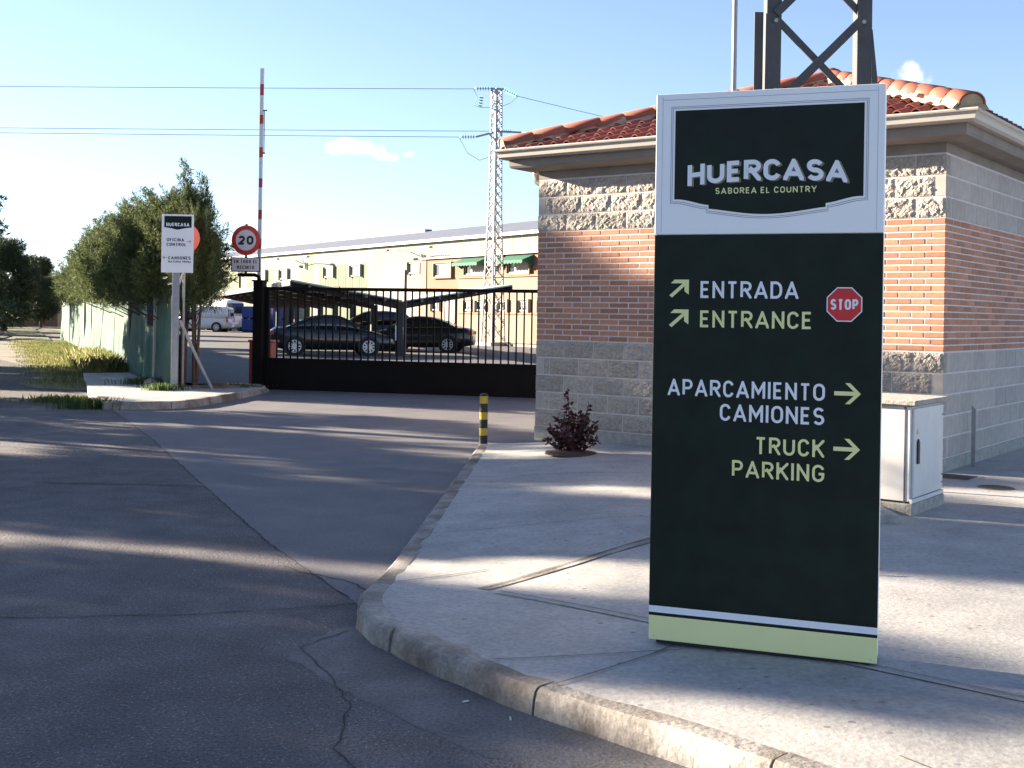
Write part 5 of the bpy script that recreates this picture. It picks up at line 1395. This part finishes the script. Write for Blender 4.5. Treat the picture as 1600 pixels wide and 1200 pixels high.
def car(name, label, loc_, rz, paint, L_=4.5, W_=1.8, top=None, roof=None, wheels=(0.85, 3.55), r_=0.325, group=None, van=False, side_win=None):
    """nose towards local +x; top: (x, height) of bonnet, shoulder and boot; roof: (x, height) of the glasshouse"""
    t = thing(name, label, 'van' if van else 'car', loc_, rz, group)
    hw_ = W_/2
    def wf(x):
        e = min(x, L_-x); return hw_*(0.80+0.20*min(1, e/0.55)**0.6)
    xs_ = [0, .06, .2, .45, .8, 1.2, 1.7, 2.2, 2.7, 3.1, 3.5, 3.8, 4.05, 4.25, 4.42, 4.5]
    st = [x*L_/4.5 for x in xs_]
    def ring(x):
        w = wf(x); zt = lerp_tab(top, x); zb = 0.20+0.10*max(0, (0.5-min(x, L_-x)))/0.5
        return [(x, 0, zb), (x, w*0.86, zb), (x, w*0.97, zb+0.10), (x, w, zb+(zt-zb)*0.45), (x, w*0.975, zb+(zt-zb)*0.72), (x, w*0.93, zt-0.05), (x, w*0.80, zt), (x, 0, zt+0.025)]
    body = loft(st, ring).build('body', paint, t, smooth=True)
    x0, x1 = roof[0][0], roof[-1][0]
    n = 12
    gs_ = [x0+(x1-x0)*i/n for i in range(n+1)]
    def ring2(x):
        zr = lerp_tab(roof, x); zt = lerp_tab(top, x)-0.04; w = wf(x)
        f = max(0.02, zr-zt)
        wt_ = w*(0.90-0.20*min(1, f/0.5))
        return [(x, 0, zt), (x, w*0.90, zt), (x, (w*0.90+wt_)/2+0.01, zt+f*0.5), (x, wt_+0.015, zt+f*0.86), (x, wt_-0.08, zt+f*0.985), (x, 0, zr+0.01)]
    cab_ = loft(gs_, ring2).build('cabin', M['car_glass'] if not van else paint, t, smooth=True)
    if not van:
        top_s = [x for x in gs_ if lerp_tab(roof, x) > lerp_tab(roof, (x0+x1)/2)-0.20]
        def ring3(x):
            zr = lerp_tab(roof, x); zt = lerp_tab(top, x)-0.04; w = wf(x); f = zr-zt; wt_ = w*(0.90-0.20*min(1, f/0.5))
            return [(x, 0, zr-0.02), (x, wt_+0.022, zt+f*0.84), (x, wt_+0.024, zt+f*0.90), (x, wt_-0.08, zt+f*1.0), (x, 0, zr+0.022)]
        loft(top_s, ring3).build('roof', paint, t, smooth=True)
        for xa in (0.36, 0.62):
            for sy in (-1, 1):
                x = x0+(x1-x0)*xa; r2 = ring2(x); mb = MB(); mb.tube([(x, sy*(r2[1][1]+0.006), r2[1][2]), (x, sy*(r2[2][1]+0.006), r2[2][2]), (x, sy*(r2[3][1]+0.008), r2[3][2])], 0.035, 6); mb.build('pillar', paint, t)
        for sy in (-1, 1):                                     # pillars at the raked screens
            for a, b in ((0, 3), (n, n-3)):
                ra, rb = ring2(gs_[a]), ring2(gs_[b]); mb = MB(); mb.tube([(gs_[a], sy*ra[1][1]*0.98, ra[1][2]+0.02), (gs_[b], sy*(rb[3][1]+0.005), rb[3][2])], 0.04, 6); mb.build('pillar', paint, t)
    else:
        for sy in (-1, 1):
            for wx0, wx1 in side_win:
                mb = MB(); ys_ = wf((wx0+wx1)/2)
                ra, rb = ring2(wx0), ring2(wx1)
                mb.add([(wx0, sy*(ra[1][1]+0.004), ra[1][2]+0.08), (wx1, sy*(rb[1][1]+0.004), rb[1][2]+0.08), (wx1-0.12, sy*(rb[2][1]+0.03), rb[1][2]+0.5*(rb[5][2]-rb[1][2])+0.1), (wx0, sy*(ra[2][1]+0.03), ra[1][2]+0.5*(ra[5][2]-ra[1][2])+0.12)], [(0, 1, 2, 3)])
                mb.build('side_window', M['car_glass'], t)
        mb = MB(); zb_ = lerp_tab(top, 0.05); zr_ = roof[1][1]
        mb.box(-0.03 if van else 0, -hw_*0.62, zb_+0.12, x0+0.02, hw_*0.62, zb_+(zr_-zb_)*0.78); mb.build('rear_window', M['car_glass'], t)
    for x in wheels:
        for sy in (-1, 1):
            yy_ = wf(x)
            mb = MB(); mb.lathe([(r_*1.16, yy_*0.6), (r_*1.16, yy_+0.004)], 26, (0, 0, 0), 'y'); o = mb.build('wheel_arch', M['black_plastic'], t, loc=(x, 0, r_)); o.scale = (1, sy, 1)
            wheel(t, x, sy*(yy_-0.085), r_, sy)
    for sy in (-1, 1):
        mb = MB(); zt = lerp_tab(top, L_*0.955); w = wf(L_*0.955); mb.box(L_*0.925, sy*w*0.97-0.16*(sy > 0)-0.0, zt-0.20, L_*0.985, sy*w*0.97+0.16*(sy < 0), zt-0.09); mb.build('headlight', M['head'], t, bevel=0.02)
        mb = MB(); zt = lerp_tab(top, L_*0.03); w = wf(L_*0.03); mb.box(-0.015, sy*w*0.98-0.22*(sy > 0), zt-0.24, 0.10, sy*w*0.98+0.22*(sy < 0), zt-0.10) if not van else mb.box(-0.03, sy*w*0.98-0.12*(sy > 0), zt-0.3, 0.06, sy*w*0.98+0.12*(sy < 0), zt+0.1); mb.build('tail_light', M['tail'], t, bevel=0.015)
        xm = L_*0.69; mb = MB(); mb.box(xm-0.05, sy*(wf(xm)+0.02)-0.09, lerp_tab(top, xm)+0.0, xm+0.06, sy*(wf(xm)+0.02)+0.09, lerp_tab(top, xm)+0.13); mb.build('door_mirror', paint, t, bevel=0.03)
        mb = MB()
        for xh in (L_*0.36, L_*0.55): mb.box(xh, sy*(hw_*0.985)-0.012, 0.80, xh+0.18, sy*(hw_*0.985)+0.012, 0.83)
        mb.build('door_handle', paint, t)
    mb = MB(); mb.box(-0.03, -0.26, 0.55, -0.012, 0.26, 0.66).box(L_+0.0, -0.26, 0.42, L_+0.02, 0.26, 0.53); mb.build('number_plate', M['white_paint'], t)
    return t
sed_top = [(0, 0.86), (0.15, 0.98), (0.9, 1.0), (1.6, 0.97), (3.0, 0.94), (3.25, 0.93), (4.0, 0.80), (4.35, 0.68), (4.5, 0.55)]
sed_roof = [(0.55, 1.0), (1.05, 1.24), (1.6, 1.40), (2.1, 1.435), (2.5, 1.41), (2.85, 1.28), (3.4, 0.93)]
def sc_tab(tab, k): return [(x*k, z) for x, z in tab]
def loc_cp(x, y): return (-4.1+0.954*x-0.3*y, 43.3+0.3*x+0.954*y, 0.002)
car('parked_sedan', 'black sedan facing right behind the left part of the gate', loc_cp(-4.62, 0.35), crz-R(4), M['car_black'], 4.35, 1.8, sc_tab(sed_top, 4.35/4.5), sc_tab(sed_roof, 4.35/4.5), (0.82, 3.42), 0.33, 'cars parked under the carport')
car('parked_sedan', 'dark sedan facing left with its boot in front of the pylon', (-1.55, 47.9, 0.002), crz+math.pi-R(24), M['car_dark'], 4.5, 1.8, sed_top, sed_roof, (0.9, 3.58), 0.33, 'cars parked under the carport')
suv_top = [(0, 0.95), (0.2, 1.08), (1.5, 1.08), (3.1, 1.04), (4.1, 0.95), (4.4, 0.82), (4.5, 0.7)]
suv_roof = [(0.12, 1.08), (0.6, 1.52), (1.4, 1.62), (2.3, 1.60), (2.7, 1.48), (3.4, 1.04)]
car('parked_suv', 'dark tall car behind the two sedans, facing left', (-4.0, 50.9, 0.002), crz+math.pi-R(6), M['car_dark'], 4.3, 1.8, sc_tab(suv_top, 4.3/4.5), sc_tab(suv_roof, 4.3/4.5), (0.85, 3.4), 0.35, 'cars parked under the carport')
van_top = [(0, 1.0), (3.0, 1.0), (3.6, 0.95), (4.1, 0.82), (4.2, 0.6)]
van_roof = [(0.0, 1.74), (0.15, 1.80), (1.5, 1.83), (2.6, 1.78), (3.0, 1.55), (3.6, 1.0)]
car('small_van', 'small white delivery van facing left far back in the yard', (-20.3, 85.5, 0.002), math.pi-R(6), M['car_white'], 4.2, 1.8, van_top, van_roof, (0.75, 3.35), 0.33, None, True, [(2.35, 3.1)])
big_top = [(0, 1.2), (3.6, 1.2), (4.1, 1.1), (4.8, 0.9), (5.0, 0.6)]
big_roof = [(0.0, 2.25), (0.2, 2.35), (2.5, 2.38), (3.3, 2.3), (3.7, 2.0), (4.3, 1.2)]
car('tall_van', 'tall white van seen from behind beside the small delivery van', (-20.6, 88.2, 0.002), R(122), M['car_white'], 5.0, 2.0, big_top, big_roof, (0.95, 4.0), 0.35, None, True, [(3.2, 3.8)])
# ------------------------------------------------------------------ blue pallet boxes at the back of the yard
def pallet_box(x, y, z, rz, lab):
    t = thing('pallet_box', lab, 'crate', (x, y, z), rz, 'blue pallet boxes in the yard')
    mb = MB()
    for a in (-0.5, 0, 0.42): mb.box(a, -0.6, 0, a+0.1, 0.6, 0.12)
    mb.build('feet', M['blue'], t)
    mb = MB(); mb.box(-0.52, -0.62, 0.12, 0.52, 0.62, 0.17).box(-0.52, -0.62, 0.17, -0.47, 0.62, 0.9).box(0.47, -0.62, 0.17, 0.52, 0.62, 0.9).box(-0.47, -0.62, 0.17, 0.47, -0.57, 0.9).box(-0.47, 0.57, 0.17, 0.47, 0.62, 0.9); mb.build('bin', M['blue'], t)
    mb = MB(); mb.box(-0.55, -0.65, 0.86, 0.55, -0.621, 0.93).box(-0.55, 0.621, 0.86, 0.55, 0.65, 0.93).box(-0.55, -0.62, 0.86, -0.521, 0.62, 0.93).box(0.521, -0.62, 0.86, 0.55, 0.62, 0.93); mb.build('rim', M['blue'], t)
k = 0
for px_, py_ in ((-19.0, 86.5), (-18.0, 86.2), (-16.6, 85.6)):
    for lev in range(2 if k < 2 else 3):
        pallet_box(px_, py_, 0.002+lev*0.935, R(-8+3*k), ['left stack of blue pallet boxes, ', 'middle stack of blue pallet boxes, ', 'right stack of blue pallet boxes, '][k]+['bottom box', 'box above the bottom one', 'third box up'][lev])
    k += 1

# ------------------------------------------------------------------ street lamp behind the hedge, canopy and house at the end of the track
lamp = thing('street_lamp', 'slender street lamp rising above the cypress row', 'lamp', (-10.55, 33.0, 0), R(0))
mb = MB(); mb.tube([(0, 0, 0), (0, 0, 4.35)], [0.05, 0.035], 8); mb.build('pole', M['galv'], lamp)
mb = MB(); mb.bar((0.04, 0, 4.28), (-0.32, 0, 4.52), 0.14, 0.06); mb.build('lamp_head', M['alu'], lamp)
hs_ = thing('far_house', 'low brown house with a thin flat canopy roof at the end of the track', 'house', (-38.5, 98.5, 0), R(12))
mb = MB(); mb.box(-4, 0, 0, 4, 5, 3.0); mb.build('wall', M['house'], hs_)
mb = MB(); mb.box(-5.2, -2.6, 3.55, 4.4, 5.2, 3.75); mb.build('canopy_roof', M['mast'], hs_)
for x in (-4.8, 1.2, 4.0):
    mb = MB(); mb.box(x-0.16, -2.4, 0, x+0.16, -2.08, 3.55); mb.build('pillar', M['house_lit'], hs_)
ff = thing('far_netting_fence', 'low green netting fence across the far end of the track', 'fence', (-47, 106.5, 0), R(-9))
for i in range(6):
    mb = MB(); vs_ = []; n = 12
    for j in range(n+1):
        x = i*2.2+2.1*j/n; y = 0.06*math.sin(j*1.7+i)
        vs_ += [(x, y, 0.05), (x, y*0.4, 1.55)]
    mb.add(vs_, [(2*j, 2*j+2, 2*j+3, 2*j+1) for j in range(n)]); mb.build('net_panel', M['net'], ff)
for i in range(7):
    mb = MB(); mb.tube([(i*2.2-0.05, 0.1, 0), (i*2.2-0.05, 0.1, 1.7)], 0.03, 6); mb.build('post', M['post'], ff)
# far wood closing the horizon on the left
rgw = np.random.default_rng(77); cl = []
for i in range(90):
    x = -150+rgw.random()*115; cl.append((x, 150+rgw.random()*20, rgw.uniform(0.8, 3.4), rgw.uniform(1.0, 1.9)))
fw = link(bpy.data.objects.new('far_wood', crown_mesh('far_wood', cl, 60, 0.8, 0.28, M['pine'], rgw, 0.3, 3)))
tag(fw, 'dark band of far woodland closing the view on the left', 'wood', None, 'stuff')

cl = []
for i in range(70):
    f_ = rgw.random(); cl.append((-27-22*f_+rgw.normal()*1.5, 58+46*f_+rgw.normal()*2, rgw.uniform(0.3, 1.3), rgw.uniform(0.6, 1.1)))
uw = link(bpy.data.objects.new('undergrowth', crown_mesh('undergrowth', cl, 130, 0.35, 0.12, M['pine'], rgw, 0.4, 3)))
tag(uw, 'dark undergrowth along the left side of the gravel track', 'undergrowth', None, 'stuff')
# ------------------------------------------------------------------ grass, weeds, rubble, litter
def blades(name, pts, hmin, hmax, w, m, rng, lab, cat):
    n = len(pts); P = np.array(pts); az = rng.uniform(0, 6.283, n); lean = rng.uniform(0.02, 0.38, n); h = rng.uniform(hmin, hmax, n)
    d = np.stack([np.cos(az)*lean, np.sin(az)*lean, np.ones(n)], 1); s_ = np.stack([-np.sin(az), np.cos(az), np.zeros(n)], 1)*w/2
    mid = P+d*(h*0.5)[:, None]; d2 = d.copy(); d2[:, :2] *= 1.5; tip = P+d2*(h)[:, None]*np.array([1, 1, 0.92])
    V = np.stack([P-s_, P+s_, mid+s_*0.8, tip, mid-s_*0.8], 1).reshape(-1, 3); F = np.arange(5*n).reshape(n, 5)
    o = link(bpy.data.objects.new(name, np_mesh(name, V, F, m))); return tag(o, lab, cat, None, 'stuff')
rgg = np.random.default_rng(8)
pts = []
while len(pts) < 22000:
    t_ = rgg.random()**0.8*34+1.0; o_ = rgg.random()**1.1*(1.5+0.9*rgg.random()+0.25*math.sin(t_*1.9))+0.05
    if t_ < 5.7 and (o_ < 1.25 or t_ < 2.2): continue
    pts.append((F0.x+fd.x*t_+fn.x*o_, F0.y+fd.y*t_+fn.y*o_, 0.0))
blades('dry_grass', pts, 0.03, 0.13, 0.014, M['grass'], rgg, 'dry yellow green grass along the foot of the netting fence', 'grass')
pts = []
while len(pts) < 4200:
    t_ = rgg.normal(11.5, 2.5); o_ = abs(rgg.normal(0, 0.45))+0.1
    if 7 < t_ < 17 and o_ < 1.3: pts.append((F0.x+fd.x*t_+fn.x*o_, F0.y+fd.y*t_+fn.y*o_, 0.0))
blades('tall_grass', pts, 0.15, 0.5, 0.011, M['grass'], rgg, 'clump of tall grass against the middle of the netting fence', 'grass')
def tuft(cx_, cy_, z_, n, rad, h, lab):
    p = np.stack([rgg.normal(cx_, rad, n), rgg.normal(cy_, rad*0.8, n), np.full(n, z_)], 1)
    blades('weed_tuft', p, h*0.4, h, 0.016, M['weed'], rgg, lab, 'weeds')
tuft(-6.55, 18.40, 0.0, 520, 0.20, 0.22, 'green weeds on the corner where kerb and gravel meet')
tuft(-7.45, 19.6, 0.0, 500, 0.28, 0.14, 'yellowish weeds at the gravel edge behind the corner')
tuft(-6.22, 21.15, 0.11, 350, 0.16, 0.16, 'weeds at the foot of the fence end post')
tuft(-7.0, 22.7, 0.11, 400, 0.22, 0.18, 'weeds between the rubble stones under the netting')
tuft(-5.25, 22.4, 0.11, 500, 0.25, 0.07, 'flat green weeds beside the gate post')
for i, (x, y, r_) in enumerate([(-6.75, 22.2, 0.13), (-6.95, 22.65, 0.10), (-6.6, 21.9, 0.08), (-7.2, 23.2, 0.09)]):
    bm = bmesh.new(); bmesh.ops.create_icosphere(bm, subdivisions=2, radius=r_)
    for v in bm.verts: v.co *= random.uniform(0.82, 1.12); v.co.z *= 0.75
    me = bpy.data.meshes.new('stone'); bm.to_mesh(me); bm.free(); me.materials.append(M['rubble'])
    o = link(bpy.data.objects.new('stone', me)); o.location = (x, y, 0.11+r_*0.4)
    tag(o, ['largest rubble stone', 'rubble stone behind the largest one', 'smallest rubble stone nearest the end post', 'farthest rubble stone'][i]+' at the foot of the green netting', 'stone', 'rubble stones under the netting')
for i, (a, b) in enumerate([((-5.85, 21.75, 0.14), (-5.05, 22.05, 0.13)), ((-5.7, 22.1, 0.15), (-5.2, 21.75, 0.2))]):
    mb = MB(); mb.bar(a, b, 0.06, 0.05); o = mb.build('old_plank', M['wood']); tag(o, ['longer', 'shorter'][i]+' old wooden plank lying beside the trunk of the dark cypress', 'plank', 'old planks by the cypress trunk')
lf = MB(); lf.add([(0, 0, 0), (0.05, 0.015, 0.03), (0.03, 0.07, 0.055), (-0.01, 0.035, 0.02)], [(0, 1, 2), (0, 2, 3)]); o = lf.build('dry_leaf', M['leaf_dry'], None, loc=(2.02, 6.55, 0.142)); tag(o, 'dry red leaf on the pavement right of the totem sign', 'leaf')
for i, (x, y) in enumerate([(-0.16, 4.72), (0.02, 4.53)]):
    mb = MB(); mb.tube([(-0.014, 0, 0.004), (0.0, 0.002, 0.005), (0.014, 0.004, 0.004)], 0.004, 6); o = mb.build('cigarette_butt', M['paper'], None, loc=(x, y, 0.002), rot=(0, 0, 0.5+i)); tag(o, ['cigarette butt in the gutter, the farther of two', 'cigarette butt in the gutter, the nearer of two'][i], 'litter')
